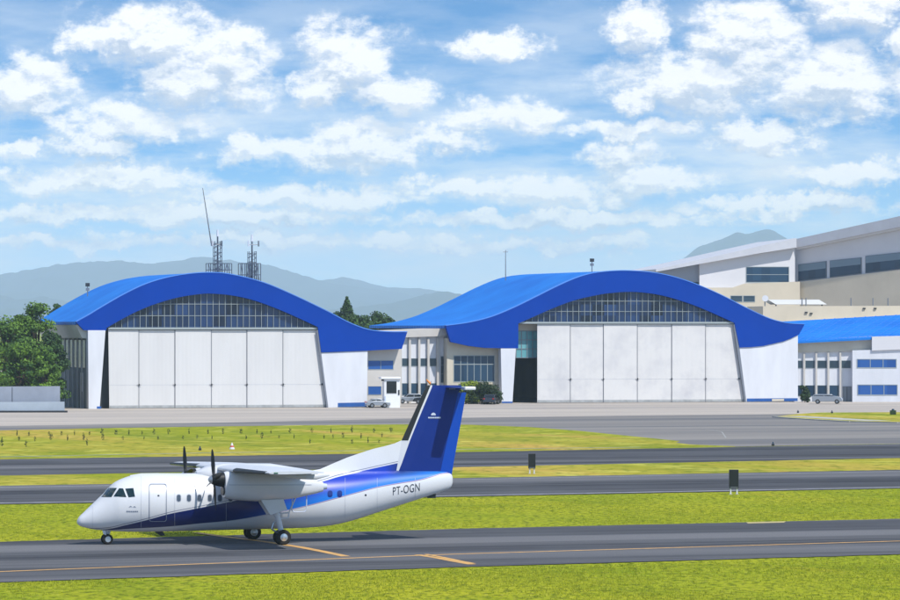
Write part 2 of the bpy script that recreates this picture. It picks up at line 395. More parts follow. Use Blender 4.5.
# ------------------------------------------------------------------ hangars
YAW = math.radians(15)
def catmull(pts, n=6):
    out = []
    for i in range(len(pts)-1):
        p0 = pts[max(i-1, 0)]; p1 = pts[i]; p2 = pts[i+1]; p3 = pts[min(i+2, len(pts)-1)]
        for k in range(n):
            t = k/n
            out.append(tuple(.5*((2*p1[j])+(-p0[j]+p2[j])*t+(2*p0[j]-5*p1[j]+4*p2[j]-p3[j])*t*t+(-p0[j]+3*p1[j]-3*p2[j]+p3[j])*t**3) for j in (0, 1)))
    out.append(tuple(pts[-1])); return out
def interp(curve, x):
    for (a, b), (c, d) in zip(curve, curve[1:]):
        if a <= x <= c and c > a: return b+(d-b)*(x-a)/(c-a)
    return curve[0][1] if x < curve[0][0] else curve[-1][1]
def quadpart(name, fr, px, y0, y1, m, parent, **k):
    """prism from a photo-traced outline lying in local plane y0"""
    return MB().prism(fr.poly(px, y0), y0, y1).build(name, m, parent, **k)
def rect(x0, x1, y0, y1): return [(x0, y1), (x1, y1), (x1, y0), (x0, y0)]
def window(fr, x0, x1, y0, y1, yo, m, parent, nx=1, nz=1, frame=MULL, bar=.07, name='window', proud=.06):
    a, zb = fr.uv(x0, y1, yo); b, zt = fr.uv(x1, y0, yo)
    f = MB()
    f.box(a-bar, a, yo-proud, yo+.05, zb-bar, zt+bar); f.box(b, b+bar, yo-proud, yo+.05, zb-bar, zt+bar)
    f.box(a, b, yo-proud, yo+.05, zt, zt+bar); f.box(a, b, yo-proud, yo+.05, zb-bar, zb)
    for i in range(1, nx):
        x = a+(b-a)*i/nx; f.box(x-bar*.5, x+bar*.5, yo-proud+.005, yo+.04, zb, zt)
    for i in range(1, nz):
        z = zb+(zt-zb)*i/nz; f.box(a, b, yo-proud+.012, yo+.03, z-bar*.4, z+bar*.4)
    w = f.build(name, frame, parent)
    MB().box(a, b, yo-.02, yo+.02, zb, zt).build('pane', m, w)
    return w

def hangar(fr, Lh, label, outer_px, inner_px, tail_left, tail_right, head_y, head_x, seams, door_bl, door_br, door_l_top, door_r_top, pil, block, door_m, pane_px):
    t = thing('aircraft_hangar', fr, label, 'hangar', 'arched blue-roofed hangars')
    outer = catmull(fr.poly(outer_px)); inner = catmull(fr.poly(inner_px))
    tl_, tr_ = fr.poly(tail_left), fr.poly(tail_right)
    # fascia: outer curve, right tail, inner curve back, left tail
    MB().prism(outer+tr_+inner[::-1]+tl_, -.5, .3).build('fascia', FASC, t)
    # pale edge trim following the top of the fascia
    tm = MB(); rings = []
    for x, z in outer: rings.append([(x, -.56, z+.02), (x, .34, z+.02), (x, .34, z+.14), (x, -.56, z+.14)])
    tm.loft(rings).build('edge_trim', mat('edge_trim_blue', (70, 130, 220), .5) if 'edge_trim_blue' not in bpy.data.materials else bpy.data.materials['edge_trim_blue'], t)
    # curved roof
    rf = MB(); rings = []
    for x, z in outer: rings.append([(x, .35, z-.35), (x, Lh, z-.35), (x, Lh, z+.06), (x, .35, z+.06)])
    rf.loft(rings).build('roof', ROOF, t, smooth=True)
    ridge = MB()
    zl = interp(outer, outer[0][0]+6)
    # rear wall
    x0, x1 = outer[0][0]+1.2, outer[-1][0]-1.2
    cz = [(x, z-.4) for x, z in outer if x0 < x < x1]
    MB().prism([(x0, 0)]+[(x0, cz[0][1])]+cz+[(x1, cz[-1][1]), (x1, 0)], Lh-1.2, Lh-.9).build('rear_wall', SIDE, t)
    # header beam over the doors
    hx0, hz = fr.uv(head_x[0], head_y, 0); hx1, _ = fr.uv(head_x[1], head_y, 0)
    MB().box(hx0, hx1, -.25, .5, hz-.12, hz+.16).build('door_header', MULL, t)
    # glazing in the arch
    inn = [(x, z) for x, z in inner]
    gl = [(x, max(z, hz+.2)) for x, z in inn]
    MB().prism(gl+[(gl[-1][0], hz+.16), (gl[0][0], hz+.16)], .32, .4).build('arch_window', GL_ARCH, t)
    mu = MB(); xs0, xs1 = gl[0][0], gl[-1][0]
    step = fr.uv(300+pane_px, 300)[0]-fr.uv(300, 300)[0]
    x = xs0+step*.6
    while x < xs1:
        z = interp(inn, x)
        if z > hz+.3: mu.box(x-.03, x+.03, .18, .30, hz+.16, z-.02)
        x += step
    zmax = max(z for _, z in inn)
    for k in (1, 2):
        zz = hz+.16+(zmax-hz)*k/3.0
        xx = [x for x, z in inn if z > zz]
        if xx: mu.box(min(xx), max(xx), .20, .28, zz-.035, zz+.035)
    mu.build('mullions', MULL, t)
    return t, outer, inner, hz

def doors(fr, t, xs_top, xs_bot, ytop, ybot, m, yo=.0):
    """one leaf per pair of seam positions (photo columns)"""
    for i in range(len(xs_top)-1):
        z1 = fr.uv(300, ytop)[1]
        a, zt = fr.uv(xs_top[i], ytop, yo); b, _ = fr.uv(xs_top[i+1], ytop, yo)
        c, _ = fr.uv(xs_bot[i], ybot, yo); d, _ = fr.uv(xs_bot[i+1], ybot, yo)
        yy = yo+(.0 if i % 2 == 0 else .10)
        g_ = .05
        lf = MB().prism([(c+g_, .05), (d-g_, .05), (b-g_, zt-.02), (a+g_, zt-.02)], yy, yy+.12).build('door_leaf', m, t)
        s = MB(); 
        s.prism([(d-.04, .06), (d+.02, .06), (b+.02, zt-.05), (b-.04, zt-.05)], yy-.06, yy-.003)
        zs = zt*.30
        s.box((b+d)/2-.3, (b+d)/2+.3, yy-.10, yy-.063, zs-.03, zs+.03)
        s.build('leaf_seam', SEAM, lf)
        MB().box(c+.08, d-.08, yy-.02, yy-.003, .06, .42).build('kick_plate', KICK, lf)
        kb_ = MB().box((b+d)/2-.09, (b+d)/2+.09, yy-.14, yy-.103, zs-.14, zs+.14).build('latch', DARK, lf)
        MB().box(c+.1, d-.14, yy-.012, yy-.003, zs-.02, zs+.01).build('rail', RAILM, lf)

# ---- hangar one (left)
o1 = gnd(214, 408.2); H1 = Frame((o1.x, o1.y), YAW)
outer1 = [(75.6, 322.2), (88, 315.4), (99, 308.7), (122, 295.4), (144.6, 284.6), (167, 277.8), (190, 274), (212, 273), (231.7, 275.0), (263, 283), (295, 296.5), (326.6, 311.7), (348.8, 323.2), (367.8, 330), (388, 332.2), (406.4, 332.2)]
inner1 = [(106, 328), (113.4, 323.6), (133, 313), (153, 304.6), (176, 297.8), (198.5, 294.2), (212, 293.7), (231.7, 295.5), (253.8, 300.5), (279, 309.8), (301.3, 319.6), (317, 327)]
h1, out1, inn1, hz1 = hangar(H1, 33, 'left hangar with dark blue arched front, six closed white doors and masts behind its roof', outer1, inner1,
    [(105.6, 330.4), (83.3, 330.2)], [(401, 348.9), (368, 350.6), (320.5, 352.4)], 328.6, (108, 317), None, None, None, None, None, None, None, DOORM, 6.0)
doors(H1, h1, [108, 139, 175, 211.5, 247, 283, 317.4], [109, 139, 175, 211.5, 247, 283, 326.5], 330, 407, DOORM)
quadpart('pilaster', H1, [(88.6, 409.6), (99.6, 409.6), (105.5, 330.3), (88, 330.3)], -.6, .9, WALL, h1)
quadpart('base_stripe', H1, [(97, 409.5), (101, 409.3), (101.2, 406.5), (97, 406.5)], -.66, -.601, BLUEB, h1)
quadpart('end_wall', H1, [(327.6, 407.6), (367, 406.9), (367.6, 350.9), (320.8, 352.8)], -.35, 1.0, WALL, h1)
quadpart('base_stripe', H1, [(338, 407), (366.8, 406.6), (366.8, 402.4), (338, 403)], -.40, -.352, BLUEB, h1)
quadpart('door_jamb', H1, [(326.6, 407.6), (328.3, 407.6), (321.2, 352.6), (318, 330), (316.6, 330)], -.42, -.352, SEAM, h1)
# annex under the right tail
quadpart('annex_wall', H1, [(367, 406.8), (401, 405.8), (401, 345.5), (367, 347)], 1.2, 8, CREAM2, h1)
window(H1, 368.3, 393, 360.8, 369.2, 1.2, GL_BLUE, h1, 2, bar=.06)
window(H1, 368.3, 381, 386.5, 394.5, 1.2, GL_BLUE, h1, 1, bar=.06)
# left side wall, soffit and its windows
xl = H1.uv(88, 350)[0]; xo = out1[0][0]; zo = out1[0][1]
zs = zo-2.3
MB().prism([(xo+.1, zo-.38), (xo+1.0, zs+.1), (xl+.4, zs+.1), (xl+.4, zs+.4), (xo+2, zo-.36)], .4, 32.4).build('soffit', SOFF, h1)
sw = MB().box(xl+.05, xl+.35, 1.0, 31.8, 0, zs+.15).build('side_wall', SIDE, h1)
for k in range(9):
    y = 2.2+k*3.3
    MB().box(xl-.02, xl+.05, y, y+1.9, 5.6, 9.4).build('window', GL_DARK, sw)
    MB().box(xl-.12, xl+.05, y+2.1, y+2.5, 0, 9.9).build('pier', mat('pier_grey', (176, 182, 182), .9) if k == 0 else bpy.data.materials['pier_grey'], sw)
dr = MB().box(xl-.06, xl+.05, 3.9, 5.6, 0, 4.9).build('side_door', WALL, sw)
MB().box(xl-.10, xl-.061, 4.0, 4.6, 0, 2.3).build('doorway', DARK, dr)
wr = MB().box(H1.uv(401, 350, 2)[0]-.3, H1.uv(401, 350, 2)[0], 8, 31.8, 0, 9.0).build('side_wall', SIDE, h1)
# dark inner wall behind the gap beside the door
xg0, xg1 = H1.uv(103, 350)[0], H1.uv(109.5, 350)[0]
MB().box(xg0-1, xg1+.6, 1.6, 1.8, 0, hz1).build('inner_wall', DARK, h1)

# ---- hangar two (right)
o2 = gnd(640, 402.6); H2 = Frame((o2.x, o2.y), YAW)
outer2 = [(445, 326), (467.7, 322.9), (490.3, 317.2), (513, 308), (535.7, 296.9), (558.4, 285.6), (579, 277), (597.6, 272.7), (623.6, 271), (652.4, 273), (675.6, 278), (698.7, 286), (721.8, 296.2), (745, 308.2), (768, 318.8), (785.3, 323.2), (803.5, 324.5)]
inner2 = [(517.4, 323.5), (530, 318), (552.7, 308), (575.4, 299.8), (600, 294.4), (612, 292.8), (626, 291.9), (641, 292.4), (661, 295.4), (684, 302), (704.5, 309.8), (727.6, 320.2), (733.5, 323)]
h2, out2, inn2, hz2 = hangar(H2, 46, 'right hangar with dark blue arched front and the leftmost door slid open', outer2, inner2,
    [(517.3, 348.4), (484.7, 348), (467.7, 345.9), (450, 342)], [(798, 334.4), (790, 338.4), (782.4, 341.4), (762, 346), (750, 347.2), (738.5, 347.6)], 322.9, (517, 733.4), None, None, None, None, None, None, None, DOOR2, 6.0)
doors(H2, h2, [537, 570.4, 603.5, 637.4, 671.8, 705.6, 733.4], [537, 570.4, 603.5, 637.4, 671.8, 705.6, 744.6], 324.2, 402, DOOR2)
quadpart('pilaster', H2, [(502, 404), (512.4, 404), (515.9, 348.5), (500.8, 348.5)], -.6, .9, WALL, h2)
quadpart('base_stripe', H2, [(502, 403.9), (512.5, 403.9), (512.6, 401.6), (502, 401.6)], -.66, -.601, BLUEB, h2)
quadpart('end_wall', H2, [(745.4, 401.9), (797.9, 401.2), (797.9, 332), (760, 345), (739, 346)], -.35, 1.0, WALL, h2)
quadpart('base_stripe', H2, [(747, 401.7), (797.7, 401.1), (797.7, 398.2), (747, 398.6)], -.40, -.352, BLUEB, h2)
quadpart('base_panel', H2, [(772, 401.2), (784, 401), (784, 398.9), (772, 399.1)], -.45, -.402, CREAM, h2)
quadpart('door_jamb', H2, [(744.8, 402), (746.4, 402), (739.4, 347.4), (734.6, 324.4), (733.4, 324.4)], -.42, -.352, SEAM, h2)
# left bay: inner walls, tall green window at the back of the opening
xa, xb = H2.uv(517.5, 350)[0], H2.uv(798, 350)[0]
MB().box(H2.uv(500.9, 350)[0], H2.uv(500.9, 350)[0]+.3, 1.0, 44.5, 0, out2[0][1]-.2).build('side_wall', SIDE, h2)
MB().box(xb-.3, xb, 1.1, 44.5, 0, 10.6).build('side_wall', WALL, h2)
gp = H2.poly([(516, 357.8), (538, 357.8), (538, 331), (516, 331)], 2.0)
w_ = MB().box(gp[0][0], gp[1][0], 2.0, 2.06, gp[0][1], gp[2][1]).build('inner_window', GL_GREEN, h2)
ml = MB()
for k in range(5): x = gp[0][0]+(gp[1][0]-gp[0][0])*k/4; ml.box(x-.05, x+.05, 1.93, 1.99, gp[0][1], gp[2][1])
for k in range(4): z = gp[0][1]+(gp[2][1]-gp[0][1])*k/3; ml.box(gp[0][0], gp[1][0], 1.91, 1.985, z-.05, z+.05)
ml.build('mullions', GREYM, w_)
MB().box(gp[0][0], gp[1][0], 2.0, 2.3, gp[2][1], hz2-.2).build('lintel', CREAM, h2)
# office wing to the left of hangar two
ox = thing('office_wing', H2, 'cream two-storey office wing with tall window bays between the two hangars', 'building')
quadpart('wall', H2, [(447, 404), (501.5, 404), (501.5, 345), (484, 344), (468, 342), (447, 338)], 1.2, 10, CREAM, ox)
window(H2, 454, 494, 356, 381.4, 1.2, GL_TEAL, ox, 6, 1, bar=.09)
zb_ = H2.uv(454, 364.4, 1.2)[1]
MB().box(H2.uv(454, 360, 1.2)[0], H2.uv(494, 360, 1.2)[0], 1.13, 1.139, zb_-.06, zb_+.06).build('transom', MULL, ox)
quadpart('wall', H2, [(384, 405.4), (447.5, 404.4), (447.5, 333.5), (384, 334)], 3.2, 14, WALL, ox)
quadpart('cornice', H2, [(384, 338), (447.0, 336), (447.0, 328.2), (384, 331)], 2.4, 14, CREAM2, ox)
for k, x in enumerate((390.6, 399.8, 409, 418.4, 427.6, 437)):
    quadpart('pier', H2, [(x, 405), (x+2.0, 405), (x+2.0, 338), (x, 338)], 2.7, 3.2, CREAM2, ox)
    if x < 430:
        window(H2, x+2.3, x+8.6, 358.6, 366, 3.2, GL_DARK, ox, 1, 1, bar=.05)
        window(H2, x+2.3, x+8.6, 383.5, 395, 3.2, GL_TEAL, ox, 1, 1, bar=.05)
window(H2, 441, 446.4, 356.5, 382.5, 3.2, GL_TEAL, ox, 1, 3, bar=.05)

# ---- office block at the right edge with the pale-blue roof
o3 = gnd(860, 401.9); H3 = Frame((o3.x, o3.y), math.radians(-3))
bx = thing('office_block', H3, 'white two-storey office block with bright blue roof at the right edge', 'building')
quadpart('wall', H3, [(790, 402), (852.4, 402), (852.4, 350), (790, 351)], 1.2, 16, WALL, bx)
quadpart('cornice', H3, [(790, 352.4), (872, 351), (872, 336), (790, 340.6)], .9, 16, CREAM, bx)
quadpart('front_wall', H3, [(852.4, 402.2), (935, 402.2), (935, 348.4), (852.4, 350.4)], -.6, 16, WALL, bx)
quadpart('cornice', H3, [(872, 350.6), (935, 348), (935, 335), (872, 336.6)], -.9, 16, GREYW, bx)
for k in range(5):
    x = 799.0+k*12.05-(0 if k else .0)
    a0, a1 = (x-5.5, x+3.2) if k == 0 else (x-5.5, x+3.4)
    window(H3, a0, a1, 360.8, 368, 1.2, GL_DARK, bx, 1, bar=.05)
    if k < 4: window(H3, a0, a1, 385.6, 396, 1.2, GL_TEAL, bx, 1, bar=.05)
    quadpart('pier', H3, [(x+4.4, 403.5), (x+6.2, 403.5), (x+6.2, 352.5), (x+4.4, 352.5)], .8, 1.2, CREAM2, bx) if k < 4 else None
window(H3, 857.4, 896, 359.6, 367.4, -.6, GL_BLUE, bx, 3, bar=.1)
window(H3, 858, 897, 385.2, 394.6, -.6, GL_BLUE, bx, 3, bar=.1)
dd = quadpart('entrance_door', H3, rect(842.6, 851.6, 386.4, 403.4), 1.1, 1.197, GREYM, bx)
quadpart('door_gap', H3, rect(846.8, 847.3, 387, 403.2), 1.06, 1.099, DARK, dd)
# roof: sloping sheet from eave up and back
ra = MB()
def H3p(px, py, yo): x, z = H3.uv(px, py, yo); return (x, yo, z)
e0, e1 = H3p(786, 342, -.2), H3p(935, 334.6, -.2); r0, r1 = H3p(782, 321.6, 17), H3p(935, 312.8, 17)
ra.add([e0, e1, r1, r0, (e0[0], e0[1], e0[2]-.3), (e1[0], e1[1], e1[2]-.3), (r1[0], r1[1], r1[2]-.3), (r0[0], r0[1], r0[2]-.3)],
       [(0, 1, 2, 3), (7, 6, 5, 4), (0, 4, 5, 1), (1, 5, 6, 2), (2, 6, 7, 3), (3, 7, 4, 0)])
ra.build('roof', ROOF, bx)
rb_ = MB()
for k in range(16):
    f = k/15; a = Vector(e0).lerp(Vector(e1), f); f2 = min(1, f+.28); b2 = Vector(r0).lerp(Vector(r1), f2)
    rb_.tube(a+Vector((0, 0, .04)), b2+Vector((0, 0, .04)), .05, .05, 5)
rb_.build('roof_rib', mat('roof_rib_blue', (40, 120, 220), .5), bx)

# ---- large terminal building far right
o4 = at(770, 325, 860); H4 = Frame((o4.x, o4.y), math.radians(6))
tb_ = thing('terminal_building', H4, 'large grey and beige terminal with a long sloping roof behind the right hangar', 'building')
quadpart('side_wall', H4, [(658.5, 330), (700, 330), (700, 262), (658.5, 271)], 1.0, 40, mat('bluegrey_cladding', (150, 156, 168), .8), tb_)
quadpart('upper_wall', H4, [(699.5, 300), (795, 300), (795, 247.6), (699.5, 263.5)], 0, 40, GREYW, tb_)
quadpart('lower_wall', H4, [(665, 340), (800, 340), (800, 281.6), (745, 283.5), (733, 287.6), (699, 287.6), (665, 292)], -1.0, -.05, BEIGE, tb_)
window(H4, 746.4, 788.6, 267.2, 282.0, 0, GL_TEAL, tb_, 1, 2, bar=.12)
for a, b_ in ((730.8, 742), (743.6, 754.6)): window(H4, a, b_, 296, 301.6, -1.0, GL_DARK, tb_, 1, bar=.1)
window(H4, 690, 699, 282, 284.5, 1.0, GL_TEAL, tb_, 1, bar=.08)
# wing that comes forward on the right
c0 = at(795, 325, H4.o.y+2.6); Yr = 838.0; c1 = at(960, 325, Yr)
ang = math.atan2(c1.y-c0.y, c1.x-c0.x); H5 = Frame((c0.x, c0.y), ang)
quadw = thing('terminal_wing', H5, 'terminal wing at the right edge with three wide windows over a beige wall', 'building')
quadpart('upper_wall', H5, [(795, 300), (960, 300), (960, 214.5), (900, 226.6), (795, 247.6)], 0, 30, GREYW, quadw)
quadpart('lower_wall', H5, [(795, 345), (960, 345), (960, 262.2), (900, 269.6), (795, 282.4)], -.7, -.05, BEIGE, quadw)
for (xa_, xb_, ta, bb, tb2, bb2) in ((798.5, 826.7, 264.6, 281.2, 261.0, 277.8), (830, 861.6, 260.6, 277.6, 257.4, 273.6), (865.6, 903, 256.0, 273.2, 252, 268.8), (907, 945, 251.4, 268.2, 247, 263.5)):
    pl = H5.poly([(xa_, bb), (xb_, bb2), (xb_, tb2), (xa_, ta)], -.05)
    w_ = MB().prism(pl, -.18, -.05).build('window', GREYM, quadw)
    cxm = sum(p[0] for p in pl)/4; czm = sum(p[1] for p in pl)/4
    pin = [(cxm+(p[0]-cxm)*.97, czm+(p[1]-czm)*.93) for p in pl]
    MB().prism(pin, -.22, -.185).build('pane', GL_TEAL, w_)
    up = [pin[3], pin[2], (pin[2][0], pin[2][1]-(pin[2][1]-pin[1][1])*.42), (pin[3][0], pin[3][1]-(pin[3][1]-pin[0][1])*.42)]
    MB().prism(up, -.25, -.223).build('blind', mat('blind_grey', (112, 132, 146), .6) if 'blind_grey' not in bpy.data.materials else bpy.data.materials['blind_grey'], w_)
# roof slab over both
def slab(fr, top, bot, y0, y1, m, parent, name='roof', lift=0):
    return MB().prism(fr.poly(top+bot[::-1], y0), y0, y1).build(name, m, parent)
slab(H4, [(656, 269.2), (700, 259.6), (760, 246.0), (796.5, 238.0)], [(656, 271.8), (700, 263.9), (760, 253.2), (796.5, 247.4)], -1.6, 42, ROOFT, tb_)
slab(H5, [(793.5, 239.5), (900, 216), (960, 203)], [(793.5, 248.2), (900, 226.8), (960, 214.7)], -2.0, 32, ROOFT, quadw)
slab(H5, [(793.5, 248.3), (900, 226.9), (960, 214.8)], [(793.5, 250.0), (900, 229.0), (960, 217)], -1.2, -.2, mat('gutter_white', (214, 216, 220), .6), quadw, 'gutter')
# lower beige terrace block in front
o6 = at(830, 325, 770); H6 = Frame((o6.x, o6.y), math.radians(4))
tz = thing('terrace_block', H6, 'low beige block with parapet, flat white canopy and rooftop fittings before the terminal', 'building')
quadpart('wall', H6, [(763, 335), (960, 335), (960, 304.4), (900, 305.8), (763, 306.2)], 0, 20, BEIGE, tz)
quadpart('ledge', H6, [(786, 322.5), (960, 318), (960, 314.6), (786, 321)], -.6, -.01, CREAM, tz)
cz0 = H6.uv(790, 306.2, 3)[1]
cv = MB().prism(H6.poly([(768, 299.6), (819, 299.6), (827, 304.4), (776, 304.4)], 2), 2, 9).build('canopy', mat('canopy_white', (222, 224, 226), .5), tz)
for x in (776, 822):
    xx, zz = H6.uv(x, 304, 3); MB().tube((xx, 3, cz0-.3), (xx, 3, zz+.15), .12).build('canopy_post', GREYM, cv)
dx, dz = H6.uv(765, 298.4, 1)
MB().loft([[(dx+math.cos(t)*r*.5, 1-.3*k, dz+math.sin(t)*r*.5) for t in [i*math.pi/8 for i in range(16)]] for k, r in ((0, .15), (.5, .8), (1, 1.1))]).build('satellite_dish', WALL, tz, smooth=True)
MB().tube((dx, 1.1, cz0-.2), (dx, 1.1, dz), .1).build('dish_post', GREYM, tz)
for x in (806, 851, 873, 888, 802):
    xx, _ = H6.uv(x, 304, 1); MB().tube((xx, 1, cz0-.3), (xx, 1, cz0+1.4), .10).build('vent_pipe', GREYM, tz)
for x, y in ((806, 312.5), (811, 313.5), (864, 308.5), (875, 308.5)):
    quadpart('wall_lamp', H6, rect(x-1, x+1.6, y-.7, y+.7), -.25, -.005, DARK, tz)

# ------------------------------------------------------------------ low wall at the left edge
o7 = gnd(30, 412.6); H7 = Frame((o7.x, o7.y), math.radians(4))
lw = thing('boundary_wall', H7, 'low pale concrete wall in two steps in front of the trees at left', 'wall')
WL = mat('boundary_wall_paint', (166, 178, 190), .8, .15, .3)
b7 = H7.poly([(-60, 412.8), (64.5, 412), (64.5, 401.8), (-60, 402.4)], 0); b7[0] = (b7[0][0], 0); b7[1] = (b7[1][0], 0)
MB().prism(b7, 0, .5).build('lower_wall', WL, lw)
b8 = H7.poly([(-60, 403.4), (60, 402.8), (60, 386.2), (-60, 387)], 1.4); b8[0] = (b8[0][0], 0); b8[1] = (b8[1][0], 0)
uw = MB().prism(b8, 1.4, 1.8).build('upper_wall', mat('upper_wall_paint', (146, 154, 168), .8, .15, .3), lw)
for x in (-25, 12): quadpart('joint', H7, rect(x, x+.5, 387.2, 402), 1.36, 1.399, DARK, uw)
MB().box(b7[0][0], b7[1][0]+.4, -.5, -.01, 0, .25).build('kerb', DARK, lw)

# ------------------------------------------------------------------ masts on the roofs
def roof_z(outer, x): return interp(outer, x)
def ladder(b, x0, x1, y, z0, z1, step=.7, r=.05, d=.9):
    for x in (x0, x1):
        for yy in (y, y+d): b.tube((x, yy, z0), (x, yy, z1), r, r, 5)
    z = z0; k = 0
    while z < z1:
        for yy in (y, y+d): b.tube((x0, yy, z), (x1, yy, min(z+step, z1)) if k % 2 else (x1, yy, z), r*.7, r*.7, 4)
        b.tube((x0, y, z), (x0, y+d, z), r*.7, r*.7, 4); b.tube((x1, y, z), (x1, y+d, z), r*.7, r*.7, 4)
        b.tube((x1 if k % 2 else x0, y, z), (x0 if k % 2 else x1, y, min(z+step, z1)), r*.7, r*.7, 4)
        z += step; k += 1
YM = 12.0; MASTM = mat('mast_dark_steel', (74, 82, 96), .6)
def mast(label, base_px, top_y, lat, arms, guard, whip=None):
    bxm, _ = H1.uv(base_px, 270, YM)
    zb = roof_z(out1, bxm)+.05
    o = H1.o+H1.e*bxm+H1.d*YM
    t = thing('antenna_mast', (o.x, o.y, zb), label, 'antenna mast', 'antenna masts on the left hangar', YAW)
    ff = Frame((o.x, o.y), YAW)
    zt = ff.uv(base_px, top_y)[1]-zb
    MB().tube((0, 0, -.2), (0, 0, zt), .17, .10, 6).build('pole', MASTM, t)
    zl = ff.uv(base_px, lat)[1]-zb
    b = MB(); ladder(b, -.5, .5, -.5, -.2, zl+1.5, .6, .055, 1.0); b.build('lattice', MASTM, t)
    for (x0, x1, y) in arms:
        za = ff.uv(base_px, y)[1]-zb; a = ff.uv(x0, y)[0]; c = ff.uv(x1, y)[0]
        am = MB().tube((a, -.1, za), (c, -.1, za), .06, .06, 5).build('cross_arm', GREYM, t)
        for q in (a, c): MB().tube((q, -.1, za-.25), (q, -.1, za+.55), .12, .10, 6).build('antenna', WALL if q == a else GREYM, am)
    (g0, g1, gy) = guard
    a = ff.uv(g0, gy)[0]; c = ff.uv(g1, gy)[0]; zg = ff.uv(base_px, gy)[1]-zb; b = MB()
    n = 5
    for i in range(n+1):
        x = a+(c-a)*i/n
        for yy in (-.8, .8): b.tube((x, yy, -1.2), (x, yy, zg), .07, .07, 4)
        if i < n: b.tube((x, -.8, -.6 if i % 2 else zg), (a+(c-a)*(i+1)/n, -.8, zg if i % 2 else -.6), .055, .055, 4)
    for z in (zg, zg*.5, 0):
        for yy in (-.8, .8): b.tube((a, yy, z), (c, yy, z), .07, .07, 4)
    b.build('guard_frame', MASTM, t)
    if whip:
        (wx, wy, vx, vy) = whip; p = ff.uv(wx, wy); q = ff.uv(vx, vy)
        MB().tube((q[0], -.2, q[1]-zb), (p[0], -.2, p[1]-zb), .10, .05, 5).build('whip_antenna', GREYM, t)
    MB().tube((0, 0, zt-.05), (0, 0, zt+.9), .16, .12, 6).build('top_antenna', WALL, t)
    return t
mast('lattice mast with cross arm and tall leaning whip antenna on the left hangar', 217.6, 236, 252, [(212.4, 221.6, 244.5)], (207.2, 230.5, 263.5), (202.4, 188, 211.4, 246))
mast('lattice mast with short cross arm, right of the pair on the left hangar', 252, 241, 262, [(248.4, 258.4, 244.6)], (239.6, 259.4, 263.5))
def small_mast(fr, outer, px, top, yo, lamp, label):
    x, zt = fr.uv(px, top, yo); zb = roof_z(outer, x); o = fr.o+fr.e*x+fr.d*yo
    t = thing('roof_mast', (o.x, o.y, zb), label, 'mast', None, fr.rot)
    MB().tube((0, 0, -.15), (0, 0, zt-zb), .08, .05, 6).build('pole', GREYM, t)
    if lamp:
        MB().box(-.28, .28, -.2, .2, zt-zb-.5, zt-zb).build('lamp', DARK, t)
        MB().box(-.22, .22, -.2, .2, zt-zb-1.1, zt-zb-.72).build('lamp', GREYM, t)
    else: MB().tube((-.4, 0, zt-zb-.3), (.4, 0, zt-zb-.3), .04).build('cross_bar', GREYM, t)
small_mast(H1, out1, 87.6, 283, 26, True, 'small lamp mast on the sloping light blue side of the left hangar roof')
small_mast(H2, out2, 505.6, 250, 38, False, 'thin bare pole on the light blue roof of the right hangar')
small_mast(H2, out2, 592, 258.5, 8, True, 'small lamp mast near the peak of the right hangar roof')

# ------------------------------------------------------------------ booth, hedge, cars, signs
o8 = gnd(391.5, 408.0); HB = Frame((o8.x, o8.y), math.radians(8))
bt = thing('guard_booth', HB, 'white guard booth with a tall dark window beside the left hangar', 'booth')
def bxp(x0, x1, y0, y1, ya, yb, n, m, par=bt, **k):
    a, zb = HB.uv(x0, y1, ya); b, zt = HB.uv(x1, y0, ya)
    return MB().box(a, b, ya, yb, max(zb, 0), zt).build(n, m, par, **k)
BW = mat('booth_paint', (226, 228, 230), .5)
bxp(384.2, 400, 379, 408, 0, 2.2, 'wall', BW, bevel=.04)
bxp(381, 400.8, 377, 379.2, -.3, 2.5, 'roof', BW, bevel=.05)
wf = bxp(386, 397, 380.8, 393.9, -.03, -.002, 'window', BW)
bxp(386.6, 396.6, 381.4, 393.4, -.06, -.032, 'pane', GL_CAR, wf)
bxp(398.2, 399.6, 390, 395, -.08, -.002, 'intercom', DARK)
bxp(381.6, 383.8, 379.3, 381.0, -.1, .3, 'floodlight', DARK)
bxp(384.6, 386.0, 396.2, 406.6, -.04, -.002, 'door', TRIM)

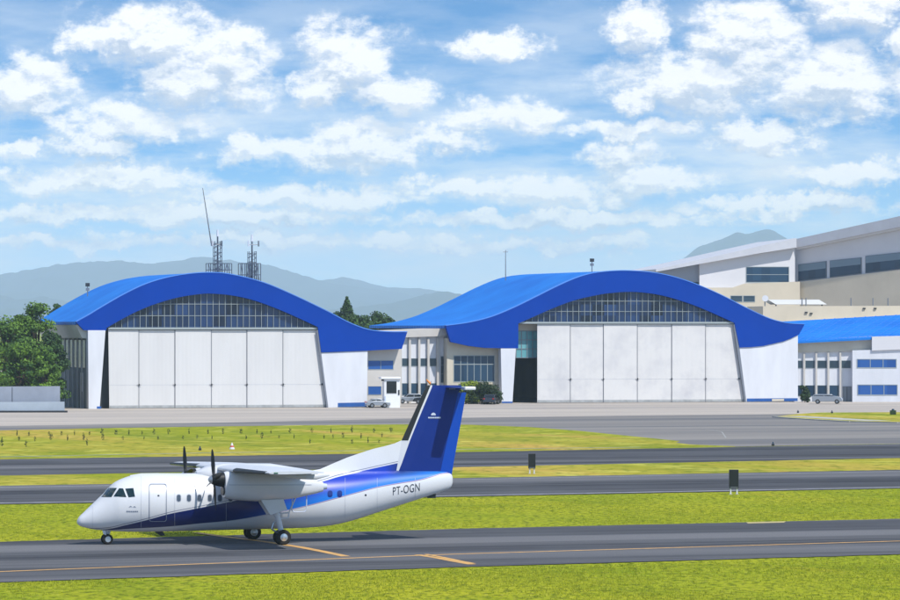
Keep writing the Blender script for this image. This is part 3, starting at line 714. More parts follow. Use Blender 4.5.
def make_car(loc, rot, L_, W_, Ht, paint, label, kind='car', name='parked_car'):
    t = thing(name, loc, label, 'car' if kind == 'car' else 'van', 'vehicles parked by the buildings', rot)
    hl = L_/2; r = .33
    if kind == 'car':
        low = [(-hl, .32), (-hl+.05, .75), (-hl+.25, .9), (-hl+.95, .97), (hl-1.0, .95), (hl-.2, .78), (hl, .6), (hl-.02, .32)]
        cab = [(-hl+.45, .94), (-hl+.95, Ht-.04), (-hl+1.6, Ht), (.1, Ht), (.55, Ht-.08), (hl-1.15, .94)]
    else:
        low = [(-hl, .32), (-hl, 1.0), (-hl+.1, 1.15), (hl-.9, 1.08), (hl-.15, .9), (hl, .6), (hl-.02, .32)]
        cab = [(-hl+.02, 1.1), (-hl+.25, Ht-.06), (-hl+.6, Ht), (.6, Ht), (hl-1.5, Ht-.12), (hl-.75, 1.06)]
    body = MB().prism(low, -W_/2, W_/2).build('body', paint, t, bevel=.06)
    MB().prism(cab, -W_/2+.1, W_/2-.1).build('cabin', paint, t, bevel=.06)
    # side windows and screens a little proud of the cabin
    x0 = cab[0][0]; z0, z1 = .99 if kind == 'car' else 1.14, Ht-.16
    def cx(z, a, b): return a[0]+(b[0]-a[0])*(z-a[1])/(b[1]-a[1])
    xl0, xl1 = cx(z0, cab[0], cab[1])+.12, cx(z1, cab[0], cab[1])+.12
    xr0, xr1 = cx(z0, cab[-1], cab[-2])-.12, min(cx(z1, cab[-1], cab[-2])-.12, cab[-1][0]-.3)
    xm = (xl0+xr0)/2
    for sy in (-1, 1):
        ya = sy*(W_/2-.1); yb = sy*(W_/2-.085)
        for (pa, pb, pc, pd) in ((xl0, xm-.05, xm-.05, xl1), (xm+.05, xr0, xr1, xm+.05)):
            MB().prism([(pa, z0), (pb, z0), (pc, z1), (pd, z1)], ya, yb).build('side_window', GL_CAR, t)
    for sgn, (a, b) in ((-1, (cab[0], cab[1])), (1, (cab[-1], cab[-2]))):
        p = []
        for z in (z0+.02, z1+.02):
            x = cx(z, a, b)+sgn*.02; p.append((x, z))
        MB().add([(p[0][0], -W_/2+.2, p[0][1]), (p[0][0], W_/2-.2, p[0][1]), (p[1][0], W_/2-.25, p[1][1]), (p[1][0], -W_/2+.25, p[1][1])], [(0, 1, 2, 3)]).build('windscreen', GL_CAR, t)
    for sx in (-1, 1):
        for sy in (-1, 1):
            c = (sx*(hl-.8), sy*(W_/2-.1), r)
            w = MB().tube((c[0], c[1]-.11*sy, c[2]), (c[0], c[1]+.11*sy, c[2]), r, r, 18).build('wheel', RUB, t)
            MB().tube((c[0], c[1]+.09*sy, c[2]), (c[0], c[1]+.125*sy, c[2]), r*.6, r*.55, 12).build('rim', GREYM, w)
    for sy in (-1, 1):
        MB().box(hl-.12, hl-.0, sy*(W_/2-.3)-.18, sy*(W_/2-.3)+.18, .62, .76).build('headlight', TRIM, t)
        MB().box(-hl-.01, -hl+.08, sy*(W_/2-.2)-.12, sy*(W_/2-.2)+.12, .72, .92).build('tail_light', mat('tail_red', (150, 20, 20), .3) if 'tail_red' not in bpy.data.materials else bpy.data.materials['tail_red'], t)
    return t
PW = mat('car_paint_white', (214, 216, 218), .25, coat=.5); PS = mat('car_paint_silver', (150, 156, 164), .25, metal=.4, coat=.5); PD = mat('car_paint_dark', (40, 44, 52), .25, coat=.5)
def car_at(px, py, rot, *a, **k): p = gnd(px, py); return make_car((p.x, p.y, .02), rot, *a, **k)
car_at(827.5, 403.9, math.radians(-8), 4.4, 1.75, 1.4, PS, 'silver-white estate car parked before the white office block at right', 'van')
car_at(377.5, 408.0, math.radians(12), 3.4, 1.5, 1.3, PS, 'small silver car half hidden behind the guard booth')
car_at(411, 403.6, math.radians(188), 4.3, 1.75, 1.45, PS, 'silver car parked between the guard booth and the aircraft fin')
car_at(428, 403.9, math.radians(170), 4.2, 1.75, 1.45, PD, 'dark car parked right of the silver car behind the aircraft fin')
car_at(491, 404.4, math.radians(80), 4.2, 1.75, 1.45, PD, 'dark car nose-in by the hedge next to the hangar pillar')
# hedge of shrubs
for i, (px, top, r, m, lb) in enumerate(((461, 382, 1.3, BUSHY, 'yellow-green shrub at the left end of the hedge'), (471, 380.5, 1.2, BUSHY, 'tallest yellow-green shrub of the hedge below the big window'),
        (478, 383.4, 2.0, BUSH, 'dark green shrub in the middle of the hedge'), (486, 384, 1.8, BUSH, 'bushy dark shrub right of the middle of the hedge'), (494, 385, 1.5, BUSH, 'dark green shrub at the right end of the hedge by the pillar'), (466, 386, 2.2, BUSH, 'low dark shrub in front of the yellow-green ones'), (805, 385, .8, BUSH, 'narrow shrub at the corner between the right hangar and the office block'))):
    q = gnd(px, 404.0 if px < 500 else 402.6)
    hgt = at(px, top, q.y).z
    rnd = random.Random(i+90); t = thing('shrub', (q.x, q.y, 0), lb, 'shrub', 'shrubs against the buildings')
    b = MB()
    for k in range(16):
        zz = rnd.random(); leaf_cloud(b, rnd, rnd.uniform(-.6, .6)*r, rnd.uniform(-.6, .6)*r, .3+zz*(hgt-.6), r*.55, r*.55, r*.45, 150, .13)
    b.build('foliage', m if m is BUSHY else BUSH, t, recalc=False)
    s_ = MB()
    for k in range(5): s_.tube((0, 0, 0), (rnd.uniform(-.5, .5)*r, rnd.uniform(-.5, .5)*r, hgt*.8), .05, .02, 5)
    s_.build('stem', BARK, t)
# sign boards seen from behind
def sign(px0, px1, ytop, ybot, yfoot, label):
    p = gnd((px0+px1)/2, yfoot); fr = Frame((p.x, p.y), math.radians(6))
    t = thing('taxiway_sign', fr, label, 'sign', 'black signboards beside the taxiways')
    a, zb = fr.uv(px0, ybot); b, zt = fr.uv(px1, ytop)
    bd = MB().box(a, b, -.12, .12, zb, zt).build('board', mat('sign_black', (16, 20, 22), .45, .2, 3) if 'sign_black' not in bpy.data.materials else bpy.data.materials['sign_black'], t, bevel=.02)
    MB().box(a+.05, b-.05, -.135, -.122, zb+.05, zb+.09).build('rim', GREYM, bd)
    for x in (a+.1, b-.1):
        lg = MB().tube((x, 0, .02), (x, 0, zb+.05), .05, .05, 8).build('leg', WALL, t)
        MB().box(x-.1, x+.1, -.1, .1, 0, .05).build('foot', CONC, lg)
sign(528.4, 535.4, 453.6, 468.6, 474, 'smaller black signboard on two white legs, farther back near the middle')
sign(729.2, 738.4, 469.6, 488.4, 494.6, 'larger black signboard on two white legs, nearer at right')
# saplings in two rows
sap = []
for k in range(4):
    rnd = random.Random(k+300); p = None
    t = thing('sapling', (0, 0, 0), 'small dark sapling planted in the rows across the far grass field', 'sapling', 'saplings in rows in the far grass')
    b = MB(); leaf_cloud(b, rnd, 0, 0, .38, .16+.05*k, .16+.05*k, .36, 60, .07)
    b.build('foliage', BUSH, t, recalc=False)
    MB().tube((0, 0, 0), (0, 0, .5), .03, .015, 5).build('stem', BARK, t)
    sap.append(t)
spots = [(x, 436.2-(x/100)*.9) for x in (17, 29, 49, 61.5, 74.5, 89.5, 102, 116, 129, 142, 154, 168.5, 189, 208, 223, 241, 257, 271, 290, 312, 331, 352, 374, 391)]
spots += [(x, 441.5-(x/100)*.9+random.uniform(-.6, .6)) for x in (2, 19, 35, 51, 67.5, 83.5, 103, 123, 144, 158, 183, 197, 212, 246, 262, 279, 294, 324, 333, 343, 361, 382)]
spots += [(x, 447-(x/100)*.9+random.uniform(-.5, .5)) for x in (26, 2, 87, 310, 379, 352, 368)]
for i, (x, y) in enumerate(spots):
    o = sap[i] if i < 4 else copy_tree(sap[i % 4])
    q = gnd(x, y); o.location = (q.x, q.y, .01); s = random.uniform(.5, .9); o.scale = (s*.8, s*.8, s*random.uniform(.9, 1.3)); o.rotation_euler.z = random.random()*6
# small runway markers
for i, (x, y, m, lb) in enumerate(((232, 449.5, 'w', 'small white and red cone marker in the grass above the propellers'), (200, 450.6, 'd', 'small dark light fitting beside the drain above the propellers'), (773, 446, 'd', 'small dark light fitting at the far taxiway edge'),
        (798, 413.8, 'd', 'small dark light fitting on the left of the grass island'), (832, 414.2, 'd', 'small dark light fitting in the middle of the grass island'), (893, 415.5, 'g', 'small dark green box on the grass island at the right edge'))):
    q = gnd(x, y); z = .12 if y < 420 else .02
    t = thing('edge_marker', (q.x, q.y, z), lb, 'marker')
    if m == 'w':
        MB().tube((0, 0, 0), (0, 0, .6), .26, .04, 10).build('cone', WALL, t); MB().tube((0, 0, .2), (0, 0, .34), .20, .15, 10).build('band', mat('band_red', (190, 70, 60), .6), t)
    else:
        w = .14 if m == 'd' else .38
        MB().box(-w, w, -w*.6, w*.6, 0, w*1.4).build('housing', DARK if m == 'd' else BUSH, t, bevel=.03); MB().tube((0, 0, w*1.4), (0, 0, w*1.4+.18), w*.5, w*.35, 8).build('lens', GL_TEAL, t)
# orange windsock just above the fin
q = gnd(427.6, 403.6); t = thing('windsock', (q.x, q.y, 0), 'small orange windsock standing behind the top of the aircraft fin', 'windsock')
zt = at(427, 382.4, q.y).z
MB().tube((.5, 0, 0), (.5, 0, zt+.2), .05, .04, 6).build('pole', GREYM, t)
ORG = mat('windsock_orange', (240, 120, 20), .7, .3, 3, c2=(240, 170, 40))
MB().loft([[(.45-.55*k, math.cos(a)*r, zt+.15-.35*math.cos(k*1.2)+.35*k*0+math.sin(a)*r-.0*k+(.3*k)) for a in [i*math.pi/5 for i in range(10)]] for k, r in ((0, .25), (.4, .22), (.8, .17), (1.15, .1))]).build('sock', ORG, t, smooth=True)

# ------------------------------------------------------------------ the aircraft
AY = math.radians(17)
op = gnd(267, 542.4); A = Frame((op.x, op.y), AY)
air = thing('propeller_airliner', A, 'white and blue twin-propeller airliner with tall blue fin on the near taxiway', 'aircraft')
GV = 3.1                                        # half distance of the nacelles
def U(px): return A.uv(px, 470, 0)[0]
# fuselage sections: column, top row, bottom row, width factor
fs = [(77.2, 520.6, 523.4, 1.0), (79, 517.2, 525.4, 1.1), (83.7, 512.6, 527.2, 1.05), (91.7, 505, 529.2, 1.0), (101, 496.2, 530.4, .97), (109, 488, 531, .95), (115.4, 482.2, 531.4, .95), (126.5, 477.2, 531.8, .95), (137.6, 474.4, 532, .97),
      (152, 473.4, 532, 1), (175, 473.4, 531.4, 1), (205, 473.2, 530.6, 1), (245, 472.8, 529.6, 1), (290, 472.4, 528.4, 1), (318, 472, 527, 1), (337, 471.6, 524.2, .99), (355, 471.2, 519.6, .97), (373, 470.8, 513.8, .93), (391, 470.6, 508, .88), (409, 470.6, 502.2, .82), (427, 470.8, 496.4, .74), (444, 471.4, 490.8, .64), (450.5, 473.4, 487.6, .55), (452.2, 476, 484, .5)]
NS = 40
def ring(u, zt, zb, wf, n=NS, e=2.15, v0=0):
    c = (zt+zb)/2; h = (zt-zb)/2; out = []
    for i in range(n):
        t = 2*math.pi*i/n; s, k = math.sin(t), math.cos(t)
        out.append((u, v0+h*wf*math.copysign(abs(k)**(2/e), k), c+h*math.copysign(abs(s)**(2/e), s)))
    return out
st = []
for x, a, b, w in fs:
    u, zt = A.uv(x, a); _, zb = A.uv(x, b); st.append((u, zt, zb, w))
dense = []
for i in range(len(st)-1):
    p0 = st[max(i-1, 0)]; p1 = st[i]; p2 = st[i+1]; p3 = st[min(i+2, len(st)-1)]
    for k in range(4):
        t = k/4
        # monotone-ish: cubic on values, linear in u
        vals = [p1[0]+(p2[0]-p1[0])*t]
        for j in (1, 2, 3):
            m1 = (p2[j]-p0[j])/max(1e-6, (p2[0]-p0[0]))*(p2[0]-p1[0]); m2 = (p3[j]-p1[j])/max(1e-6, (p3[0]-p1[0]))*(p2[0]-p1[0])
            h00 = 2*t**3-3*t*t+1; h10 = t**3-2*t*t+t; h01 = -2*t**3+3*t*t; h11 = t**3-t*t
            vals.append(h00*p1[j]+h10*m1+h01*p2[j]+h11*m2)
        dense.append(tuple(vals))
dense.append(st[-1])
fmb = MB().loft([ring(*d) for d in dense])
bvh = BVHTree.FromPolygons([Vector(v) for v in fmb.v], fmb.f, epsilon=0)
def hit(px, py, bv=None):
    o, d = A.lray(px, py); h = (bv or bvh).ray_cast(o, d)
    if h[0] is None: 
        x, z = A.uv(px, py, -1.2); return Vector((x, -1.2, z)), Vector((0, -1, 0))
    n = h[1]
    if n.dot(d) > 0: n = -n
    return h[0], n
U0, U1 = st[0][0]-.5, st[-1][0]+.5
def wcurve(pts):                # photo points on the hull -> (u, w) in curve units
    r = []
    for p in pts:
        h, _ = hit(*p); r.append(((h.x-U0)/(U1-U0), h.z/6.0))
    return sorted(r)
upc = wcurve([(104, 529.6), (125, 525.4), (149, 519.6), (167, 514.6), (190, 509.9), (213, 505.4), (236, 500.6), (280, 491), (324, 481.2), (338, 477.0)])
loc_ = wcurve([(104, 530.2), (135, 528.6), (167, 526.8), (200, 523.6), (233, 520.4), (267, 514.4), (289, 509.8), (311, 504.6), (333, 498.8), (356, 492.6), (378, 486.8), (400, 482.8), (419.5, 479.6), (434, 475.6), (443, 473)])
for px, py in ((356, 472.2), (377, 467.6), (402, 462.2), (452, 451)):
    u, w = A.uv(px, py, 0); upc.append(((u-U0)/(U1-U0), w/6.0))
def livery(name, base=(212, 214, 218)):
    m = bpy.data.materials.new(name); N, L = nodes_of(m); p = N['Principled BSDF']
    p.inputs['Roughness'].default_value = .38; p.inputs['Coat Weight'].default_value = .15; p.inputs['Coat Roughness'].default_value = .1
    tc = N.new('ShaderNodeTexCoord'); sp = N.new('ShaderNodeSeparateXYZ'); L.new(tc.outputs['Object'], sp.inputs[0])
    def M(op, a, b=None, c=None, clamp=False):
        n = N.new('ShaderNodeMath'); n.operation = op; n.use_clamp = clamp
        for i, v in enumerate((a, b, c)):
            if v is None: continue
            if isinstance(v, (int, float)): n.inputs[i].default_value = v
            else: L.new(v, n.inputs[i])
        return n.outputs[0]
    un = M('DIVIDE', M('SUBTRACT', sp.outputs['X'], U0), U1-U0)
    def curve(pts):
        c = N.new('ShaderNodeFloatCurve'); L.new(un, c.inputs['Value']); cv = c.mapping.curves[0]
        cv.points[0].location = (0, pts[0][1]); cv.points[1].location = (1, pts[-1][1])
        for a, b in pts: cv.points.new(a, b)
        for q in cv.points: q.handle_type = 'AUTO'
        c.mapping.update(); return M('MULTIPLY', c.outputs[0], 6.0)
    up, lo = curve(upc), curve(loc_); z = sp.outputs['Z']
    def sm(x, w=.012): return M('MULTIPLY_ADD', x, 1/(2*w), .5, clamp=True)
    band = M('MULTIPLY', sm(M('SUBTRACT', up, z)), sm(M('SUBTRACT', z, lo)))
    fr_ = M('DIVIDE', M('SUBTRACT', z, lo), M('ADD', M('SUBTRACT', up, lo), .05), clamp=True)
    # hue along the stripe: navy ahead, royal blue under the nacelle, light blue along the lower rear edge
    ua = (hit(205, 515)[0].x-U0)/(U1-U0); ub = (hit(330, 490)[0].x-U0)/(U1-U0)
    aft = N.new('ShaderNodeMapRange'); aft.interpolation_type = 'SMOOTHSTEP'; aft.inputs['From Min'].default_value = ua+.05; aft.inputs['From Max'].default_value = ub; L.new(un, aft.inputs['Value'])
    def mix(f, a, b):
        n = N.new('ShaderNodeMix'); n.data_type = 'RGBA'
        if isinstance(f, float): n.inputs['Factor'].default_value = f
        else: L.new(f, n.inputs['Factor'])
        for k, v in (('A', a), ('B', b)):
            if isinstance(v, tuple): n.inputs[k].default_value = lin(*v)
            else: L.new(v, n.inputs[k])
        return n.outputs['Result']
    r = N.new('ShaderNodeMapRange'); r.inputs['From Min'].default_value = .62; r.inputs['From Max'].default_value = .02; r.interpolation_type = 'SMOOTHSTEP'; L.new(fr_, r.inputs['Value'])
    tail = N.new('ShaderNodeMapRange'); tail.inputs['From Min'].default_value = .80; tail.inputs['From Max'].default_value = .84; L.new(un, tail.inputs['Value'])
    royal = mix(tail.outputs[0], (0, 52, 176), (0, 30, 104))
    blue = mix(M('MULTIPLY', r.outputs[0], aft.outputs[0]), mix(aft.outputs[0], (0, 24, 92), royal), (8, 116, 214))
    nz = N.new('ShaderNodeTexNoise'); nz.inputs['Scale'].default_value = .7; nz.inputs['Detail'].default_value = 5; L.new(tc.outputs['Object'], nz.inputs['Vector'])
    dirt = N.new('ShaderNodeMapRange'); dirt.inputs['From Min'].default_value = .45; dirt.inputs['From Max'].default_value = .8; dirt.inputs['To Max'].default_value = .35; L.new(nz.outputs['Fac'], dirt.inputs['Value'])
    wh = mix(dirt.outputs[0], base, (196, 198, 202))
    c = mix(band, wh, blue)
    # thin pin-stripe above the band
    d = M('SUBTRACT', z, M('ADD', up, .085)); line = M('MULTIPLY', sm(M('SUBTRACT', .018, M('ABSOLUTE', d)), .008), .8)
    c = mix(line, c, (40, 50, 100))
    d2 = M('SUBTRACT', z, M('SUBTRACT', lo, .03)); l2 = M('MULTIPLY', M('MULTIPLY', sm(M('SUBTRACT', .022, M('ABSOLUTE', d2)), .008), .8), aft.outputs[0])
    c = mix(l2, c, (120, 70, 130))
    L.new(c, p.inputs['Base Color']); return m
LIV = livery('airliner_livery')
PLW = mat('airliner_white_paint', (212, 214, 218), .3, .08, .6, coat=.3)
PLB = mat('airliner_navy_paint', (0, 40, 124), .45, .06, .5, coat=.05, spec=.3)
PLR = mat('airliner_rudder_blue', (0, 68, 172), .45, .05, .5, coat=.05, spec=.3)
BOOT = mat('deice_boot_black', (16, 20, 20), .5)
OUTL = mat('panel_line_grey', (112, 122, 142), .6)
OUTL2 = mat('window_surround', (170, 176, 188), .5)
SKIN = mat('skin_joint_grey', (176, 180, 190), .5)
INK = mat('registration_ink', (28, 40, 60), .5)
WING = mat('wing_grey_white', (206, 210, 216), .4, .1, .8)
BLK = mat('propeller_black', (12, 12, 13), .45)
MET = mat('bare_metal', (190, 194, 196), .3, metal=.8)
GLC = mat('cockpit_glass', (14, 40, 44), .06, coat=.5)
GLP = mat('cabin_glass', (74, 84, 98), .15)
fus = fmb.build('fuselage', LIV, air, smooth=True, angle=60)

def decal(name, polys, m, parent, off=.012, cuts=2, bv=None, mirror=False):
    bm = bmesh.new()
    for pl in polys:
        vs = [bm.verts.new((x, -y, 0)) for x, y in pl]; bm.faces.new(vs)
    bmesh.ops.triangulate(bm, faces=bm.faces[:])
    if cuts: bmesh.ops.subdivide_edges(bm, edges=bm.edges[:], cuts=cuts, use_grid_fill=True)
    vs = []
    for v in bm.verts:
        p, n = hit(v.co.x, -v.co.y, bv); q = p+n*off; vs.append((q.x, -q.y if mirror else q.y, q.z))
    bm.verts.index_update(); fsx = [tuple(v.index for v in f.verts) for f in bm.faces]; bm.free()
    return MB().add(vs, fsx).build(name, m, parent, smooth=False)
def rrect(x0, x1, y0, y1, r, n=4, sk=0):
    out = []
    for cx, cy, a0 in ((x1-r, y0+r, -90), (x1-r, y1-r, 0), (x0+r, y1-r, 90), (x0+r, y0+r, 180)):
        for k in range(n+1):
            a = math.radians(a0+90*k/n); out.append((cx+r*math.cos(a)+sk*(cy-y0), cy+r*math.sin(a)))
    return out
def ringpolys(pts, w):
    d_ = []
    for i, p in enumerate(pts):
        q = pts[(i+1) % len(pts)]; m_ = max(1, int(math.hypot(q[0]-p[0], q[1]-p[1])/1.5))
        d_ += [(p[0]+(q[0]-p[0])*k/m_, p[1]+(q[1]-p[1])*k/m_) for k in range(m_)]
    pts = d_; n = len(pts); cx = (max(p[0] for p in pts)+min(p[0] for p in pts))/2; cy = (max(p[1] for p in pts)+min(p[1] for p in pts))/2; out = []
    xs = max(p[0] for p in pts)-cx; ys = max(p[1] for p in pts)-cy
    ins = [(cx+(x-cx)*(1-w/xs), cy+(y-cy)*(1-w/ys)) for x, y in pts]
    for i in range(n):
        j = (i+1) % n; out.append([pts[i], pts[j], ins[j], ins[i]])
    return out
# cockpit glazing
for mir in (False, True):
    decal('windscreen', [[(101.3, 497.2), (108.9, 488.0), (117.0, 488.2), (111.6, 497.2)]], GLC, air, .012, 3, mirror=mir)
    decal('cockpit_window', [[(113.6, 496.6), (119.2, 488.4), (123.2, 488.6), (126.4, 497.3)]], GLC, air, .012, 3, mirror=mir)
    decal('cockpit_window', [[(125.2, 488.8), (133.4, 488.2), (135.0, 496.8), (128.6, 497.4)]], GLC, air, .012, 3, mirror=mir)
    dr = decal('cabin_door', ringpolys(rrect(149, 166.6, 484, 521.6, 2.4), .6), OUTL, air, .02, 0, mirror=mir)
    decal('door_handle', [rrect(157.5, 159.4, 495, 496.6, .4)], INK, dr, .012, 0, mirror=mir)
for x in (178.7, 188.9, 199.4, 209.8, 219.9, 230.4, 330, 339.6):
    dk = x > 300
    w = decal('cabin_window', [rrect(x-2.5, x+2.5, 494.2 if not dk else 490.6, 502.2 if not dk else 497.4, 2.2)], OUTL2 if not dk else PLB, air, .008, 1)
    decal('pane', [rrect(x-1.9, x+1.9, 494.9 if not dk else 491.4, 501.5 if not dk else 496.6, 1.7)], GLP if not dk else PLB, w, .014, 1)
decal('skin_joint', [[(x_, y_), (x_+.22, y_), (x_+.22, y_+1.5), (x_, y_+1.5)] for x_ in (92.5, 141, 174.6, 226, 345, 377, 415) for y_ in [yy_*1.5+475 for yy_ in range(36)] if (y_ > {92.5: 505, 141: 476}.get(x_, 477)) and (y_+1.5 < {345: 520, 377: 510, 415: 498, 92.5: 528}.get(x_, 528))], SKIN, air, .012, 0)
# small emblem and line of lettering below the cockpit, unreadable dashes
decal('emblem', [[(128.6, 507.6), (130.6, 505.9), (132.6, 507.4), (131, 506.9)], [(133, 507.8), (134.4, 506), (136.2, 507.8), (134.6, 507.2)]]+[[(126.4+k*1.5, 510.9), (127.5+k*1.5, 510.9), (127.5+k*1.5, 512.2), (126.4+k*1.5, 512.2)] for k in range(8)], OUTL, air, .012, 0)
# registration
cu = bpy.data.curves.new('reg', 'FONT'); cu.body = 'PT-OGN'; cu.size = 1; cu.space_character = 1.08
to = bpy.data.objects.new('reg', cu); col.objects.link(to); bpy.context.view_layer.update()
dg = bpy.context.evaluated_depsgraph_get(); tm_ = bpy.data.meshes.new_from_object(to.evaluated_get(dg))
xs = [v.co.x for v in tm_.vertices]; ys = [v.co.y for v in tm_.vertices]; wx, hy = max(xs)-min(xs), max(ys)-min(ys)
vp = []
for v in tm_.vertices:
    fx = (v.co.x-min(xs))/wx; fy = (v.co.y-min(ys))/hy
    vp.append((392.8+26.8*fx, 495.4-4.4*fx-8.0*fy))
polys = [tuple(p.vertices) for p in tm_.polygons]
bm = bmesh.new(); bvs = [bm.verts.new((x, -y, 0)) for x, y in vp]
for p in polys:
    try: bm.faces.new([bvs[i] for i in p])
    except ValueError: pass
bmesh.ops.triangulate(bm, faces=bm.faces[:]); bmesh.ops.subdivide_edges(bm, edges=bm.edges[:], cuts=1, use_grid_fill=True)
vs = []
for v in bm.verts: p, n = hit(v.co.x, -v.co.y); vs.append(tuple(p+n*.014))
bm.verts.index_update(); fx_ = [tuple(v.index for v in f.verts) for f in bm.faces]; bm.free()
MB().add(vs, fx_).build('registration_lettering', INK, air)
bpy.data.objects.remove(to); bpy.data.curves.remove(cu)
# belly blade antenna, vents
bu, bz = A.uv(154, 532.2)
MB().prism([(bu-.12, bz+.12), (bu+.42, bz+.12), (bu+.6, bz-.2), (bu+.35, bz-.2)], -.03, .03).build('belly_antenna', DARK, air)
decal('vent', [rrect(364.6, 366.6, 494.2, 496.2, .9)], INK, air, .01, 0)
bu, bz = A.uv(431, 496)
MB().box(bu-.2, bu+.25, -.05, .05, bz-.12, bz+.2).build('tail_skid', DARK, air)
bu, bz = A.uv(143, 474)
MB().loft([ring(bu-.7, bz-.06, bz-.3, .9, 12), ring(bu-.1, bz+.03, bz-.3, 1.6, 12), ring(bu+.8, bz+.035, bz-.3, 1.6, 12), ring(bu+1.6, bz-.05, bz-.3, 1, 12)]).build('roof_fairing', PLW, air, smooth=True)

# aerofoil lofts
def foil(c, n=12):
    up = [(0.5*(1-math.cos(math.pi*k/n))) for k in range(n+1)]
    th = lambda x: 5*(.2969*math.sqrt(x)-.126*x-.3516*x*x+.2843*x**3-.1015*x**4)
    return [(x, th(x)*c) for x in up]
def wing_mb(secs, c0=0.0, c1=1.0, grow=1.0, n=12):
    """secs: (v, uLE, uTE, z, thickness ratio). c0..c1 = chord fraction"""
    b = MB(); rings = []
    for v, a, e, z, tk in secs:
        f = [(x, t) for x, t in foil(tk, 20) if c0-1e-6 <= x <= c1+1e-6]
        ch = e-a
        up = [(a+x*ch, v, z+(t*1.15*grow+.004)*ch) for x, t in f]
        lw_ = [(a+x*ch, v, z-(t*.85*grow+.004)*ch) for x, t in f]
        rings.append(up+lw_[::-1])
    return b.loft(rings)
zw = A.uv(230, 468.4)[1]
le, te_r, te_t = U(214), U(286), U(273)
WS = 10.5
secs = [(-WS, le+.25, te_t-.1, zw+.08, .045), (-WS*.97, le+.05, te_t, zw+.08, .06), (-GV-.6, le, te_r, zw, .09), (GV+.6, le, te_r, zw, .09), (WS*.97, le+.05, te_t, zw-.06, .06), (WS, le+.25, te_t-.1, zw-.06, .045)]
wing = wing_mb(secs).build('wing', WING, air, smooth=True, angle=50)
for s in (-1, 1):
    zt_t = zw+(.08 if s < 0 else -.06); sb = [(s*(WS-.25), le+.05, te_t, zt_t, .06), (s*(GV+.9), le, te_r, zw, .09)]
    bo = wing_mb(sb, 0, .06, 1.05).build('deice_boot', BOOT, wing, smooth=True, angle=50)
    # drooped flap outboard of the nacelle
    fl = wing_mb([(s*(WS*.62), te_t-.25, te_t+.55, zw-.02, .07), (s*(GV+.8), te_r-.3, te_r+.3, zw-.08, .08)]).build('flap', WING, wing, smooth=True, angle=50)
    for vv in (.45, .72):
        ub_ = te_r-1.3+(te_t-te_r)*vv*.8; v_ = s*WS*vv
        MB().loft([ring(ub_-.6, zw-.12, zw-.2, .8, 8, v0=v_), ring(ub_+.3, zw-.1, zw-.34, .3, 8, v0=v_), ring(ub_+1.3, zw-.1, zw-.38, .3, 8, v0=v_), ring(ub_+2.0, zw-.12, zw-.2, .8, 8, v0=v_)]).build('flap_fairing', WING, wing, smooth=True)
    MB().tube((le+.5, s*(WS+.02), zt_t), (le+.7, s*(WS+.02), zt_t), .03, .03, 6).build('navigation_light', mat('nav_lens', (60, 110, 80), .2) if 'nav_lens' not in bpy.data.materials else bpy.data.materials['nav_lens'], wing)
# fairing between wing and fuselage
fz = zw+.22
MB().loft([ring(U(196), fz-.35, fz-.75, 1.8, 20), ring(U(206), fz-.10, fz-1.0, 1.7, 20), ring(U(222), fz+.06, fz-1.1, 1.7, 20), ring(U(270), fz+.02, fz-1.1, 1.6, 20), ring(U(300), fz-.25, fz-1.0, 1.6, 20), ring(U(325), fz-.5, fz-.9, 1.6, 20)]).build('wing_fairing', PLW, air, smooth=True, angle=60)

